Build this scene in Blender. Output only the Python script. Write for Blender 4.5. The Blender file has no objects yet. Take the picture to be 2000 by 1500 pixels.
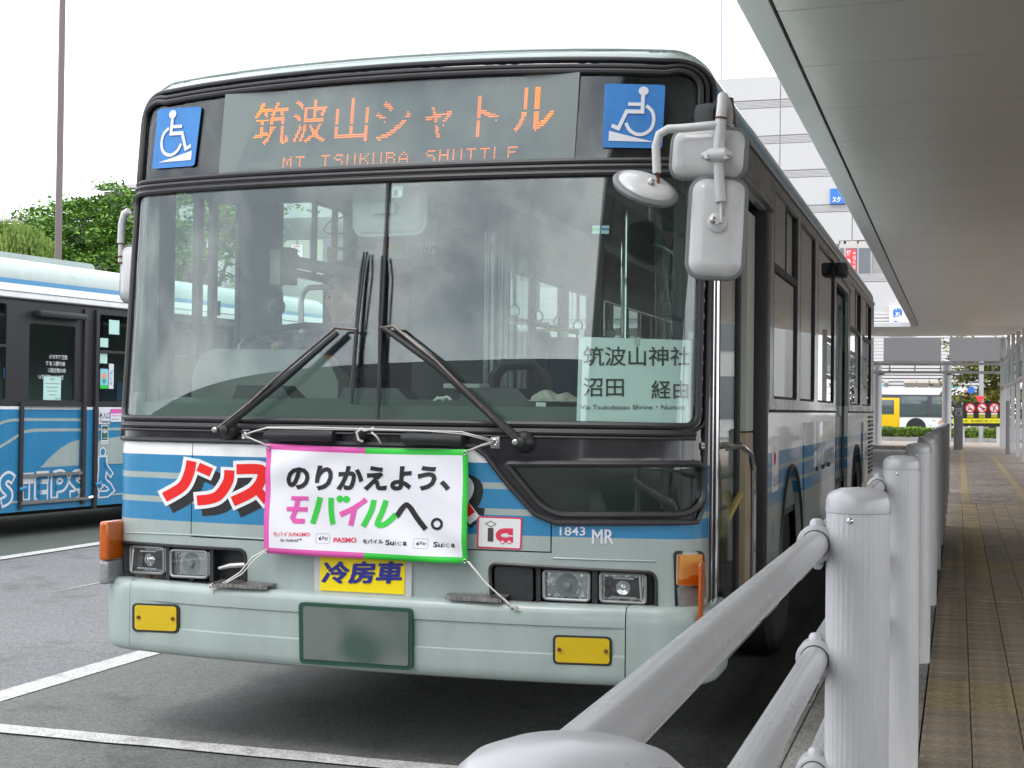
import bpy, bmesh, math, random
from mathutils import Vector, Matrix, geometry, noise
random.seed(7)
SC = bpy.context.scene
COL = SC.collection
R = math.radians

# ------------------------------------------------------------------ camera
FPX = 2787.0
PSI, TH, RO = 0.30334, 0.016755, 0.012
CAM = Vector((2.19, -5.21, 1.40))
_F = Vector((-math.sin(PSI)*math.cos(TH), math.cos(PSI)*math.cos(TH), math.sin(TH)))
_R0 = Vector((math.cos(PSI), math.sin(PSI), 0)); _U0 = _R0.cross(_F)
_R = _R0*math.cos(RO)+_U0*math.sin(RO); _U = -_R0*math.sin(RO)+_U0*math.cos(RO)
cd = bpy.data.cameras.new('camera'); cam = bpy.data.objects.new('camera', cd); COL.objects.link(cam)
cam.matrix_world = Matrix(((_R.x,_U.x,-_F.x,CAM.x),(_R.y,_U.y,-_F.y,CAM.y),(_R.z,_U.z,-_F.z,CAM.z),(0,0,0,1)))
cd.sensor_width = 36.0; cd.lens = FPX/2000*36.0; cd.clip_start = .05; cd.clip_end = 2000
SC.camera = cam

# ------------------------------------------------------------------ overcast daylight
SUN_EL, SUN_AZ = R(58), R(200)
w = bpy.data.worlds.new('World'); SC.world = w; w.use_nodes = True
nt = w.node_tree; nt.nodes.clear()
out = nt.nodes.new('ShaderNodeOutputWorld'); bg = nt.nodes.new('ShaderNodeBackground')
sky = nt.nodes.new('ShaderNodeTexSky'); sky.sky_type = 'NISHITA'; sky.sun_disc = False
sky.sun_elevation = SUN_EL; sky.sun_rotation = SUN_AZ
mix = nt.nodes.new('ShaderNodeMix'); mix.data_type = 'RGBA'; mix.inputs[0].default_value = .9
tc = nt.nodes.new('ShaderNodeTexCoord'); nz = nt.nodes.new('ShaderNodeTexNoise')
nz.inputs['Scale'].default_value = 3.4; nz.inputs['Detail'].default_value = 6; nz.inputs['Roughness'].default_value = .62
mp = nt.nodes.new('ShaderNodeMapping'); mp.inputs['Scale'].default_value = (1,1,2.6)
cr = nt.nodes.new('ShaderNodeValToRGB')
cr.color_ramp.elements[0].position = .38; cr.color_ramp.elements[0].color = (8.6,9.3,10.4,1)
cr.color_ramp.elements[1].position = .60; cr.color_ramp.elements[1].color = (19.6,19.8,20.0,1)
nt.links.new(tc.outputs['Generated'], mp.inputs[0]); nt.links.new(mp.outputs[0], nz.inputs['Vector'])
nt.links.new(nz.outputs['Fac'], cr.inputs[0]); nt.links.new(sky.outputs[0], mix.inputs[6]); nt.links.new(cr.outputs[0], mix.inputs[7])
nt.links.new(mix.outputs[2], bg.inputs[0]); bg.inputs[1].default_value = .1
nt.links.new(bg.outputs[0], out.inputs[0])
sd = bpy.data.lights.new('sun', 'SUN'); sd.energy = .6; sd.angle = R(18); sd.color = (1,.96,.9)
so = bpy.data.objects.new('sun', sd); COL.objects.link(so)
so.rotation_euler = (R(90)-SUN_EL, 0, R(180)-SUN_AZ+R(0)); so.location = (0,0,30)
SC.view_settings.view_transform = 'Standard'; SC.view_settings.look = 'None'
SC.view_settings.exposure = .78; SC.view_settings.gamma = 1; SC.view_settings.use_curve_mapping = False
SC.cycles.use_denoising = True; SC.cycles.max_bounces = 10; SC.cycles.transparent_max_bounces = 24
SC.cycles.sample_clamp_indirect = 6; SC.cycles.caustics_reflective = False; SC.cycles.caustics_refractive = False

# ------------------------------------------------------------------ measuring: where a photo pixel meets a real plane
def ray(u, v): return _F + _R*((u-1000)/FPX) - _U*((v-750)/FPX)
def ony(u, v, y): d = ray(u,v); return CAM + d*((y-CAM.y)/d.y)
def onx(u, v, x): d = ray(u,v); return CAM + d*((x-CAM.x)/d.x)
def onz(u, v, z): d = ray(u,v); return CAM + d*((z-CAM.z)/d.z)

# ------------------------------------------------------------------ materials
MATS = {}
def mat(name, col, rough=.5, metal=0, var=.0, vscale=6, bump=0, bscale=60, emit=None, es=1, coat=0, alpha=1, spec=None, trans=0, stretch=None):
    if name in MATS: return MATS[name]
    m = bpy.data.materials.new(name); m.use_nodes = True; MATS[name] = m
    n = m.node_tree; b = n.nodes['Principled BSDF']
    b.inputs['Base Color'].default_value = (*col, 1); b.inputs['Roughness'].default_value = rough
    b.inputs['Metallic'].default_value = metal; b.inputs['Coat Weight'].default_value = coat
    b.inputs['Coat Roughness'].default_value = .05
    if spec is not None: b.inputs['Specular IOR Level'].default_value = spec
    if emit: b.inputs['Emission Color'].default_value = (*emit,1); b.inputs['Emission Strength'].default_value = es
    tcn = n.nodes.new('ShaderNodeTexCoord'); src = tcn.outputs['Object']
    if stretch:
        mpn = n.nodes.new('ShaderNodeMapping'); mpn.inputs['Scale'].default_value = stretch
        n.links.new(src, mpn.inputs[0]); src = mpn.outputs[0]
    if var:
        t = n.nodes.new('ShaderNodeTexNoise'); t.inputs['Scale'].default_value = vscale; t.inputs['Detail'].default_value = 5
        t.inputs['Roughness'].default_value = .65
        n.links.new(src, t.inputs['Vector'])
        mr = n.nodes.new('ShaderNodeMapRange'); mr.inputs['From Min'].default_value = .3; mr.inputs['From Max'].default_value = .7
        mr.inputs['To Min'].default_value = 1-var; mr.inputs['To Max'].default_value = 1+var*.6
        n.links.new(t.outputs['Fac'], mr.inputs['Value'])
        mx = n.nodes.new('ShaderNodeVectorMath'); mx.operation = 'SCALE'; mx.inputs[0].default_value = col
        n.links.new(mr.outputs[0], mx.inputs['Scale']); n.links.new(mx.outputs[0], b.inputs['Base Color'])
        mr2 = n.nodes.new('ShaderNodeMapRange'); mr2.inputs['To Min'].default_value = max(0,rough-.1); mr2.inputs['To Max'].default_value = min(1,rough+.12)
        n.links.new(t.outputs['Fac'], mr2.inputs['Value']); n.links.new(mr2.outputs[0], b.inputs['Roughness'])
    if bump:
        t2 = n.nodes.new('ShaderNodeTexNoise'); t2.inputs['Scale'].default_value = bscale; t2.inputs['Detail'].default_value = 3
        n.links.new(src, t2.inputs['Vector'])
        bp = n.nodes.new('ShaderNodeBump'); bp.inputs['Strength'].default_value = bump; bp.inputs['Distance'].default_value = .01
        n.links.new(t2.outputs['Fac'], bp.inputs['Height']); n.links.new(bp.outputs[0], b.inputs['Normal'])
    return m

def glass(name, tint, f0=.05, rough=.0, dust=.0):
    m = bpy.data.materials.new(name); m.use_nodes = True; n = m.node_tree; n.nodes.clear(); MATS[name] = m
    o = n.nodes.new('ShaderNodeOutputMaterial'); tr = n.nodes.new('ShaderNodeBsdfTransparent'); tr.inputs[0].default_value = (*tint,1)
    gl = n.nodes.new('ShaderNodeBsdfGlossy'); gl.inputs['Roughness'].default_value = rough
    lw = n.nodes.new('ShaderNodeLayerWeight'); lw.inputs['Blend'].default_value = .5
    pw = n.nodes.new('ShaderNodeMath'); pw.operation = 'POWER'; pw.inputs[1].default_value = 5
    n.links.new(lw.outputs['Facing'], pw.inputs[0])
    ma = n.nodes.new('ShaderNodeMath'); ma.operation = 'MULTIPLY_ADD'; ma.inputs[1].default_value = 1-f0; ma.inputs[2].default_value = f0
    n.links.new(pw.outputs[0], ma.inputs[0])
    ms = n.nodes.new('ShaderNodeMixShader'); n.links.new(ma.outputs[0], ms.inputs[0]); 
    base = tr.outputs[0]
    if dust:
        df = n.nodes.new('ShaderNodeBsdfDiffuse'); df.inputs[0].default_value = (.62,.64,.64,1)
        tcn = n.nodes.new('ShaderNodeTexCoord'); t = n.nodes.new('ShaderNodeTexNoise'); t.inputs['Scale'].default_value = 2.2; t.inputs['Detail'].default_value = 6
        n.links.new(tcn.outputs['Object'], t.inputs['Vector'])
        mr = n.nodes.new('ShaderNodeMapRange'); mr.inputs['From Min'].default_value = .3; mr.inputs['From Max'].default_value = .75
        mr.inputs['To Min'].default_value = dust*.3; mr.inputs['To Max'].default_value = dust*1.6
        n.links.new(t.outputs['Fac'], mr.inputs['Value'])
        m2 = n.nodes.new('ShaderNodeMixShader'); n.links.new(mr.outputs[0], m2.inputs[0]); n.links.new(tr.outputs[0], m2.inputs[1]); n.links.new(df.outputs[0], m2.inputs[2])
        base = m2.outputs[0]
    n.links.new(base, ms.inputs[1]); n.links.new(gl.outputs[0], ms.inputs[2])
    n.links.new(ms.outputs[0], o.inputs[0]); return m

PALE = (.35,.415,.395); BLUE = (.024,.215,.42); WHITE = (.84,.84,.83)
def band_paint(name, bands, rough=.3, coat=.5):
    m = mat(name, PALE, rough, coat=coat, var=.09, vscale=5, stretch=(1.6,1.6,.35)); n = m.node_tree; b = n.nodes['Principled BSDF']
    tcn = n.nodes.new('ShaderNodeTexCoord'); sx = n.nodes.new('ShaderNodeSeparateXYZ'); n.links.new(tcn.outputs['Object'], sx.inputs[0])
    dv = n.nodes.new('ShaderNodeMath'); dv.operation = 'DIVIDE'; dv.inputs[1].default_value = 3.2; n.links.new(sx.outputs['Z'], dv.inputs[0])
    c = n.nodes.new('ShaderNodeValToRGB'); c.color_ramp.interpolation = 'CONSTANT'
    els = c.color_ramp.elements
    els[0].position = 0; els[0].color = (*bands[0][1],1); els[1].position = .999; els[1].color = (*bands[-1][1],1)
    for z, col in bands[1:]:
        e = els.new(z/3.2); e.color = (*col,1)
    n.links.new(dv.outputs[0], c.inputs[0])
    # soft grime multiply from the noise already present
    sc = [x for x in n.nodes if x.type == 'VECT_MATH'][0]
    n.links.new(c.outputs[0], sc.inputs[0])
    return m
M_PAINT = band_paint('striped_bus_paint', [(0,PALE),(.908,BLUE),(.982,PALE),(1.012,BLUE),(1.078,PALE),(1.110,BLUE),(1.182,WHITE),(1.45,PALE),(2.46,WHITE),(2.60,BLUE),(2.665,PALE)])
M_PALE = mat('pale_grey_green_paint', PALE, .34, coat=.3, var=.10, vscale=5, stretch=(1.5,1.5,.5))
M_BLACK = mat('gloss_black_panel', (.012,.012,.014), .12, var=.1, vscale=8, coat=.5)
M_RUB = mat('black_rubber', (.03,.028,.031), .42, var=.25, vscale=12)
M_DKPL = mat('dark_plastic', (.022,.024,.026), .45, var=.2, vscale=15)
M_DARK = mat('underbody_dark', (.012,.012,.012), .8)
M_BLUE = mat('blue_film', BLUE, .35); M_WHITE = mat('white_film', (.8,.8,.8), .4)
M_STBLUE = mat('sticker_blue', (.028,.20,.54), .4, var=.12, vscale=14)
M_STWHITE = mat('sticker_white', (.72,.72,.76), .4, var=.04)
M_INK = mat('black_ink', (.012,.012,.012), .5); M_RED = mat('red_film', (.78,.015,.012), .35)
M_PINK = mat('pink_print', (.72,.10,.40), .6); M_GREEN = mat('green_print', (.03,.56,.05), .6)
M_BANNER = mat('banner_cloth', (.80,.79,.84), .7, var=.03, vscale=5)
M_GREY = mat('grey_print', (.3,.3,.32), .5)
M_CRED = mat('coral_red_print', (.72,.035,.09), .5)
M_NAVY = mat('navy_print', (.012,.02,.22), .5); M_YEL = mat('yellow_panel', (.86,.66,.0), .4)
M_CHROME = mat('chrome', (.75,.75,.76), .12, 1); M_STEEL = mat('satin_steel', (.45,.45,.44), .35, 1, var=.2, vscale=30)
M_MIRW = mat('white_painted_metal', (.56,.56,.555), .35, var=.08, vscale=9, coat=.3)
M_MIRR = mat('grey_mirror_rim', (.17,.18,.18), .5)
M_RUST = mat('rusty_brown', (.16,.06,.02), .9, var=.4, vscale=30)
M_AMBER = mat('amber_lens', (.50,.10,.006), .14, coat=.6, var=.12, vscale=30)
M_CLEAR = mat('frosted_lens', (.26,.27,.27), .2, coat=.5, var=.2, vscale=40)
M_FOG = mat('yellow_fog_lens', (.80,.46,.0), .12, coat=.8, var=.28, vscale=9, stretch=(1,1,2.0))
M_ROPE = mat('white_cord', (.72,.70,.66), .9)
M_GLASS = glass('windscreen_glass', (.90,.975,.95), .088, 0, .006)
M_WGLASS = glass('tinted_side_glass', (.88,.96,.93), .045)
M_KGLASS = glass('kerb_side_glass', (.60,.68,.66), .045)
M_SGLASS = glass('sign_glass', (.80,.84,.84), .06)
M_LGLASS = glass('lamp_glass', (.93,.95,.95), .05)
M_PLATE = mat('green_plate', (.015,.07,.04), .4); 
def plate_mat():
    m = mat('blurred_plate_face', (.10,.13,.12), .5); n = m.node_tree; b = n.nodes['Principled BSDF']
    t = n.nodes.new('ShaderNodeTexNoise'); t.inputs['Scale'].default_value = 6; t.inputs['Detail'].default_value = 0
    tcn = n.nodes.new('ShaderNodeTexCoord'); n.links.new(tcn.outputs['Object'], t.inputs['Vector'])
    c = n.nodes.new('ShaderNodeValToRGB'); c.color_ramp.elements[0].position=.35; c.color_ramp.elements[0].color=(.045,.085,.065,1)
    c.color_ramp.elements[1].position=.62; c.color_ramp.elements[1].color=(.14,.16,.15,1)
    n.links.new(t.outputs['Fac'], c.inputs[0]); n.links.new(c.outputs[0], b.inputs['Base Color']); return m
M_PLATEF = plate_mat()
M_ALU = mat('satin_aluminium_soffit', (.86,.83,.78), .34, .2, var=.07, vscale=1.2, stretch=(1,.3,1))
M_ALUF = mat('white_aluminium', (.60,.60,.62), .35, .25, var=.05, vscale=3)
M_FENCE = mat('silver_fence_paint', (.60,.60,.605), .38, .15, var=.08, vscale=16, bump=.1, bscale=120, stretch=(1,1,.25))
M_CAP = mat('fence_cap_paint', (.52,.52,.53), .3, .1, var=.03)

# ------------------------------------------------------------------ object helpers
ORG = {}
def link(o, parent):
    COL.objects.link(o)
    if parent is not None: o.parent = parent
    return o
def mesh(name, V, F, mats=None, smooth=35, midx=None):
    me = bpy.data.meshes.new(name)
    me.from_pydata([tuple(v) for v in V], [], F)
    for m in (mats if isinstance(mats,(list,tuple)) else [mats]):
        if m: me.materials.append(m)
    if midx:
        for p, i in zip(me.polygons, midx): p.material_index = i
    if smooth:
        for p in me.polygons: p.use_smooth = True
        if smooth < 180: me.set_sharp_from_angle(angle=R(smooth))
    return me
def obj(name, V, F, m, parent=None, smooth=35, midx=None):
    off = ORG.get(parent.name, Vector()) if parent is not None else Vector()
    if off.length > 0: V = [Vector(v)-off for v in V]
    o = bpy.data.objects.new(name, mesh(name, V, F, m, smooth, midx))
    link(o, parent)
    if parent is not None: ORG[o.name] = off
    return o
def thing(name, label, cat, loc=(0,0,0), rz=0, group=None, local=False, origin=None):
    e = bpy.data.objects.new(name, None); COL.objects.link(e); e.location = loc; e.rotation_euler = (0,0,rz)
    e.empty_display_size = .2
    e['label'] = label; e['category'] = cat
    if group: e['group'] = group
    ORG[e.name] = Vector((0,0,0)) if local else Vector(loc)
    return e
def tag(o, label=None, cat=None, group=None, kind=None):
    if label: o['label'] = label
    if cat: o['category'] = cat
    if group: o['group'] = group
    if kind: o['kind'] = kind
    return o

class MB:
    def __init__(s): s.V = []; s.F = []; s.I = []; s.cur = 0
    def add(s, V, F):
        n = len(s.V); s.V += [Vector(v) for v in V]; s.F += [tuple(i+n for i in f) for f in F]; s.I += [s.cur]*len(F); return s
    def box(s, x0, x1, y0, y1, z0, z1):
        V = [(x,y,z) for z in (z0,z1) for y in (y0,y1) for x in (x0,x1)]
        return s.add(V, [(0,2,3,1),(4,5,7,6),(0,1,5,4),(2,6,7,3),(0,4,6,2),(1,3,7,5)])
    def tube(s, P, r, n=10, caps=True, closed=False):
        P = [Vector(p) for p in P]; k = len(P); rr = r if isinstance(r,(list,tuple)) else [r]*k
        V = []; prev = None
        for i,p in enumerate(P):
            a = P[(i-1)%k] if (closed or i>0) else p; b = P[(i+1)%k] if (closed or i<k-1) else p
            t = (b-a).normalized()
            if prev is None:
                up = Vector((0,0,1)) if abs(t.z) < .9 else Vector((1,0,0)); x = t.cross(up).normalized()
            else: x = (prev - t*prev.dot(t)).normalized()
            prev = x; y = t.cross(x)
            for j in range(n):
                an = 2*math.pi*j/n; V.append(p + (x*math.cos(an)+y*math.sin(an))*rr[i])
        F = []
        for i in range(k if closed else k-1):
            for j in range(n):
                F.append((i*n+j, i*n+(j+1)%n, ((i+1)%k)*n+(j+1)%n, ((i+1)%k)*n+j))
        if caps and not closed: F.append(tuple(range(n))[::-1]); F.append(tuple(range((k-1)*n, k*n)))
        return s.add(V, F)
    def lathe(s, c, axis, prof, n=24):
        axis = Vector(axis).normalized(); up = Vector((0,0,1)) if abs(axis.z) < .9 else Vector((1,0,0))
        x = axis.cross(up).normalized(); y = axis.cross(x); c = Vector(c); V = []; F = []
        for (r, h) in prof:
            for j in range(n):
                a = 2*math.pi*j/n; V.append(c + axis*h + (x*math.cos(a)+y*math.sin(a))*max(r,1e-4))
        for i in range(len(prof)-1):
            for j in range(n): F.append((i*n+j, i*n+(j+1)%n, (i+1)*n+(j+1)%n, (i+1)*n+j))
        F.append(tuple(range(n))[::-1]); F.append(tuple(range((len(prof)-1)*n, len(prof)*n)))
        return s.add(V, F)
    def prism(s, top, bot):
        n = len(top); V = list(top)+list(bot)
        F = [tuple(range(n)), tuple(range(2*n-1, n-1, -1))] + [(i, i+n, (i+1)%n+n, (i+1)%n) for i in range(n)]
        return s.add(V, F)
    def build(s, name, m, parent=None, smooth=35):
        return obj(name, s.V, s.F, m, parent, smooth, s.I if isinstance(m,(list,tuple)) else None)
def box(name, x0,x1,y0,y1,z0,z1, m, parent=None, bev=0, seg=2):
    if not bev: return MB().box(x0,x1,y0,y1,z0,z1).build(name, m, parent)
    bm = bmesh.new(); bmesh.ops.create_cube(bm, size=1)
    for v in bm.verts: v.co = Vector(((x0+x1)/2+v.co.x*(x1-x0),(y0+y1)/2+v.co.y*(y1-y0),(z0+z1)/2+v.co.z*(z1-z0)))
    bmesh.ops.bevel(bm, geom=bm.edges[:], offset=bev, segments=seg, profile=.6, affect='EDGES')
    V = [v.co.copy() for v in bm.verts]; bm.verts.index_update(); F = [tuple(v.index for v in f.verts) for f in bm.faces]; bm.free()
    return obj(name, V, F, m, parent, 40)
def rrect(w, h, r, n=5, cx=0, cy=0):
    P = []
    for (sx,sy,a0) in ((1,1,0),(-1,1,90),(-1,-1,180),(1,-1,270)):
        for i in range(n+1):
            a = R(a0+90*i/n); P.append((cx+sx*(w/2-r)+r*math.cos(a), cy+sy*(h/2-r)+r*math.sin(a)))
    return P
def roundpoly(P, r, n=5):
    out = []
    for i in range(len(P)):
        a,b,c = Vector(P[i-1]),Vector(P[i]),Vector(P[(i+1)%len(P)])
        ra = r[i] if isinstance(r,(list,tuple)) else r
        if ra <= 0: out.append(tuple(b)); continue
        d1 = (a-b).normalized(); d2 = (c-b).normalized()
        k = min(ra, (a-b).length*.49, (c-b).length*.49)
        p1 = b+d1*k; p2 = b+d2*k
        for j in range(n+1):
            t = j/n; out.append(tuple(p1*(1-t)**2 + b*2*t*(1-t) + p2*t*t))
    return out
def densify(P, s, closed=True):
    out = []
    m = len(P) if closed else len(P)-1
    for i in range(m):
        a = Vector(P[i]); b = Vector(P[(i+1)%len(P)]); k = max(1, int((b-a).length/s))
        for j in range(k): out.append(tuple(a.lerp(b, j/k)))
    if not closed: out.append(tuple(P[-1]))
    return out
def inside(p, P):
    x,y = p[0],p[1]; c = False; j = len(P)-1
    for i in range(len(P)):
        xi,yi = P[i][0],P[i][1]; xj,yj = P[j][0],P[j][1]
        if (yi>y) != (yj>y) and x < (xj-xi)*(y-yi)/(yj-yi)+xi: c = not c
        j = i
    return c
def sheet(name, outer, holes, xs, zs, fn, thick, m, parent, nfn=None, seg=.06, smooth=180):
    """a curved panel of real thickness: 2-D outline with holes, meshed and laid on fn(a,b)->point, nfn->normal (outwards)"""
    outer = densify(outer, seg); holes = [densify(h, seg) for h in holes]
    pts = [Vector((p[0],p[1])) for p in outer]; edges = [(i,(i+1)%len(outer)) for i in range(len(outer))]
    loops = [list(range(len(outer)))]
    for h in holes:
        n = len(pts); pts += [Vector((p[0],p[1])) for p in h]; edges += [(n+i, n+(i+1)%len(h)) for i in range(len(h))]
    for x in xs:
        for z in zs:
            if inside((x,z), outer) and not any(inside((x,z), h) for h in holes):
                pts.append(Vector((x,z)))
    vs, es, fs, _, _, _ = geometry.delaunay_2d_cdt(pts, edges, [], 0, 1e-5)
    F = []
    for f in fs:
        c = (vs[f[0]]+vs[f[1]]+vs[f[2]])/3
        if inside(c, outer) and not any(inside(c, h) for h in holes):
            F.append(tuple(f))
    used = sorted({i for f in F for i in f}); mp_ = {i:k for k,i in enumerate(used)}
    F = [tuple(mp_[i] for i in f) for f in F]; P2 = [vs[i] for i in used]
    V = [fn(p.x,p.y) for p in P2]; N = [nfn(p.x,p.y) for p in P2]
    # orient
    f = F[0]; nn = (V[f[1]]-V[f[0]]).cross(V[f[2]]-V[f[0]])
    if nn.dot(N[f[0]]) < 0: F = [t[::-1] for t in F]
    k = len(V); cnt = {}
    for t in F:
        for i in range(3): cnt[(t[i],t[(i+1)%3])] = 1
    B = [e for e in cnt if (e[1],e[0]) not in cnt]
    V2 = V + [V[i]-N[i]*thick for i in range(k)]
    F2 = F + [tuple(i+k for i in t[::-1]) for t in F]
    NV = N + [-x for x in N]
    n0 = len(V2)
    for (a,b) in B:   # rim with its own vertices so that edges stay crisp
        V2 += [V[b],V[a],V[a]-N[a]*thick,V[b]-N[b]*thick]; q = len(V2)-4; F2.append((q,q+1,q+2,q+3))
        e = (V[b]-V[a]); rn = e.cross(N[a]).normalized() if e.length > 1e-9 else N[a]
        NV += [rn]*4
    o = obj(name, V2, F2, m, parent, 180)
    o.data.normals_split_custom_set_from_vertices([tuple(x.normalized()) for x in NV])
    return o

# ------------------------------------------------------------------ front skin of the bus: y as a function of (x, z)
W = 1.276; RS = .10; RT = .13; RCN = .182
def ztop(x): return 2.815+.035*(1-(x/W)**2)
def rake(z): return .085*max(0,z-1.2)/1.0 if z < 2.4 else .102+.11*(z-2.4)
def bow(x): t = abs(x)/W; return .085*t**2+.062*t**4.5
def dist(x, z):
    qx = abs(x)-(W-RCN); qz = z-(ztop(x)-RCN)
    if qx > 0 and qz > 0: return max(0,RCN-math.hypot(qx,qz)), math.atan2(qz,qx)
    a = W-abs(x); b = ztop(x)-z
    return (max(0,a),0) if a < b else (max(0,b), math.pi/2)
def FY(x, z):
    d, a = dist(x,z); r = RS*math.cos(a)**2+RT*math.sin(a)**2
    e = r-math.sqrt(max(0,r*r-(r-d)**2)) if d < r else 0
    return bow(x)+rake(z)+e
def fpt(x, z, off=0):
    p = Vector((x, FY(x,z), z))
    return p + fnor(x,z)*off if off else p
def fnor(x, z):
    h = .004
    xa,xb = max(-W+1e-4,x-h), min(W-1e-4,x+h); dx = (FY(xb,z)-FY(xa,z))/(xb-xa)
    dz = (FY(x,min(z+h,ztop(x)-1e-4))-FY(x,z-h))/(min(z+h,ztop(x)-1e-4)-z+h)
    return Vector((dx,-1,dz)).normalized()
def hit(u, v, off=0):
    y = .03
    for _ in range(40):
        p = ony(u,v,y-off); x = max(-W+.004,min(W-.004,p.x)); z = min(p.z, ztop(x)-.003)
        y = y*.5 + FY(x,z)*.5
    return (x, z)
def H(L, off=0): return [hit(p[0],p[1],off) for p in L]
XS = [W*t for t in [i/24-1 for i in range(49)]]
XS = sorted(set([round(x,4) for x in XS if abs(x) < W-RS*.9] + [s*(W-RS+RS*math.sin(R(a))) for s in (-1,1) for a in range(4,90,6)]))
ZS = [.5+.06*i for i in range(36)] + [2.68+.5*0 + RT*math.sin(R(a)) for a in range(0,90,8)]
def fslab(name, poly_px, o0, o1, m, parent, smooth=35, xz=False, dens=None):
    """prism standing on the front skin between offsets o0 and o1 (metres out of the skin)"""
    P = poly_px if xz else H(poly_px, o1)
    if dens: P = densify(P, dens)
    b = MB(); b.prism([fpt(x,z,o1) for x,z in P],[fpt(x,z,o0) for x,z in P]); return b.build(name, m, parent, smooth)
def outline(ins, z0, n=14):
    """front outline inset by ins, from bottom right over the roof to bottom left"""
    P = [(W-ins, z0)]; r = RCN-ins; 
    zc = ztop(W-RCN)-RCN
    for i in range(n+1):
        a = R(90*i/n); P.append((W-RCN+r*math.cos(a), zc+r*math.sin(a)))
    for i in range(1,12):
        x = (W-RCN)*(1-i/6); P.append((x, ztop(x)-ins))
    for i in range(n+1):
        a = R(90+90*i/n); P.append((-(W-RCN)+r*math.cos(a), zc+r*math.sin(a)))
    P.append((-(W-ins), z0)); return P

# ---- flat print on surfaces
_tc = {}
def text2d(s, bold=0, italic=0):
    k = (s,bold,italic)
    if k in _tc: return _tc[k]
    c = bpy.data.curves.new('txt','FONT'); c.body = s; c.size = 1; c.offset = bold; c.shear = italic; c.resolution_u = 3
    o = bpy.data.objects.new('txt', c); COL.objects.link(o)
    dg = bpy.context.evaluated_depsgraph_get(); dg.update(); me = bpy.data.meshes.new_from_object(o.evaluated_get(dg))
    V = [(v.co.x,v.co.y) for v in me.vertices]; F = [tuple(p.vertices) for p in me.polygons]
    bpy.data.objects.remove(o); bpy.data.curves.remove(c); bpy.data.meshes.remove(me)
    x0 = min(v[0] for v in V); x1 = max(v[0] for v in V); y0 = min(v[1] for v in V); y1 = max(v[1] for v in V)
    V = [((x-x0)/(x1-x0),(y-y0)/(y1-y0)) for x,y in V]; _tc[k] = (V,F); return _tc[k]
class Print:
    """collects flat shapes given in plane units (a,b); surf(a,b,off)->point"""
    def __init__(s, surf): s.surf = surf; s.D = {}
    def _a(s, m, V, F):
        d = s.D.setdefault(m.name, (MB(), m))[0]; d.add(V, F)
    def poly(s, P, m, off=.003): s._a(m, [s.surf(x,y,off) for x,y in P], [tuple(range(len(P)))]); return s
    def stroke(s, P, w_, m, off=.003, smooth_n=0, ext=0):
        P = [Vector(p) for p in P]
        if smooth_n:
            Q = []
            for i in range(len(P)-1):
                p0 = P[max(0,i-1)]; p1 = P[i]; p2 = P[i+1]; p3 = P[min(len(P)-1,i+2)]
                for j in range(smooth_n):
                    t = j/smooth_n
                    Q.append(.5*((2*p1)+(p2-p0)*t+(2*p0-5*p1+4*p2-p3)*t*t+(3*p1-p0-3*p2+p3)*t**3))
            Q.append(P[-1]); P = Q
        if ext:
            P[0] = P[0]+(P[0]-P[1]).normalized()*ext; P[-1] = P[-1]+(P[-1]-P[-2]).normalized()*ext
        L=[];Rr=[]
        for i,p in enumerate(P):
            a = P[max(0,i-1)]; b = P[min(len(P)-1,i+1)]
            d1 = (p-a).normalized() if i>0 else (b-p).normalized(); d2 = (b-p).normalized() if i<len(P)-1 else d1
            t = (d1+d2).normalized(); n = Vector((-t.y,t.x)); k = 1/max(.5,n.dot(Vector((-d1.y,d1.x))))
            L.append(p+n*w_/2*k); Rr.append(p-n*w_/2*k)
        V = [s.surf(q.x,q.y,off) for q in L+Rr]; k = len(P)
        s._a(m, V, [(i,i+1,i+1+k,i+k) for i in range(k-1)]); return s
    def circle(s, cx, cy, r, m, off=.003, n=24, ry=None, a0=0, a1=360):
        ry = ry or r; return s.poly([(cx+r*math.cos(R(a0+(a1-a0)*i/n)), cy+ry*math.sin(R(a0+(a1-a0)*i/n))) for i in range(n)], m, off)
    def arc(s, cx, cy, r, w_, a0, a1, m, off=.003, n=24, ry=None):
        ry = ry or r
        return s.stroke([(cx+r*math.cos(R(a0+(a1-a0)*i/n)), cy+ry*math.sin(R(a0+(a1-a0)*i/n))) for i in range(n+1)], w_, m, off)
    def text(s, t, x0, y0, x1, y1, m, off=.003, bold=0, italic=0, skew=0):
        """text fitted in the box; y0 bottom edge, y1 top edge (either direction of y)"""
        V,F = text2d(t,bold,italic); s._a(m, [s.surf(x0+(x1-x0)*a+skew*b, y0+(y1-y0)*b, off) for a,b in V], F); return s
    def build(s, name, parent):
        r = []
        for d,m in s.D.values(): r.append(d.build(name, m, parent, 0))
        return r
def pxsurf(lift=0, tf=None):
    """plane units are photo pixels, laid on the front skin"""
    def f(u, v, off):
        if tf: u,v = tf(u,v)
        x,z = hit(u,v,off+lift); return fpt(x,z,off+lift)
    return f
def quad(P):
    """bilinear patch through four 3-D corners TL,TR,BR,BL; a right, b up"""
    P = [Vector(p) for p in P]; N = (P[1]-P[0]).cross(P[3]-P[0]).normalized()
    if N.dot(CAM-P[0]) < 0: N = -N
    def f(a,b,off): return (P[3].lerp(P[2],a)).lerp(P[0].lerp(P[1],a), b)+N*off
    return f

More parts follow.
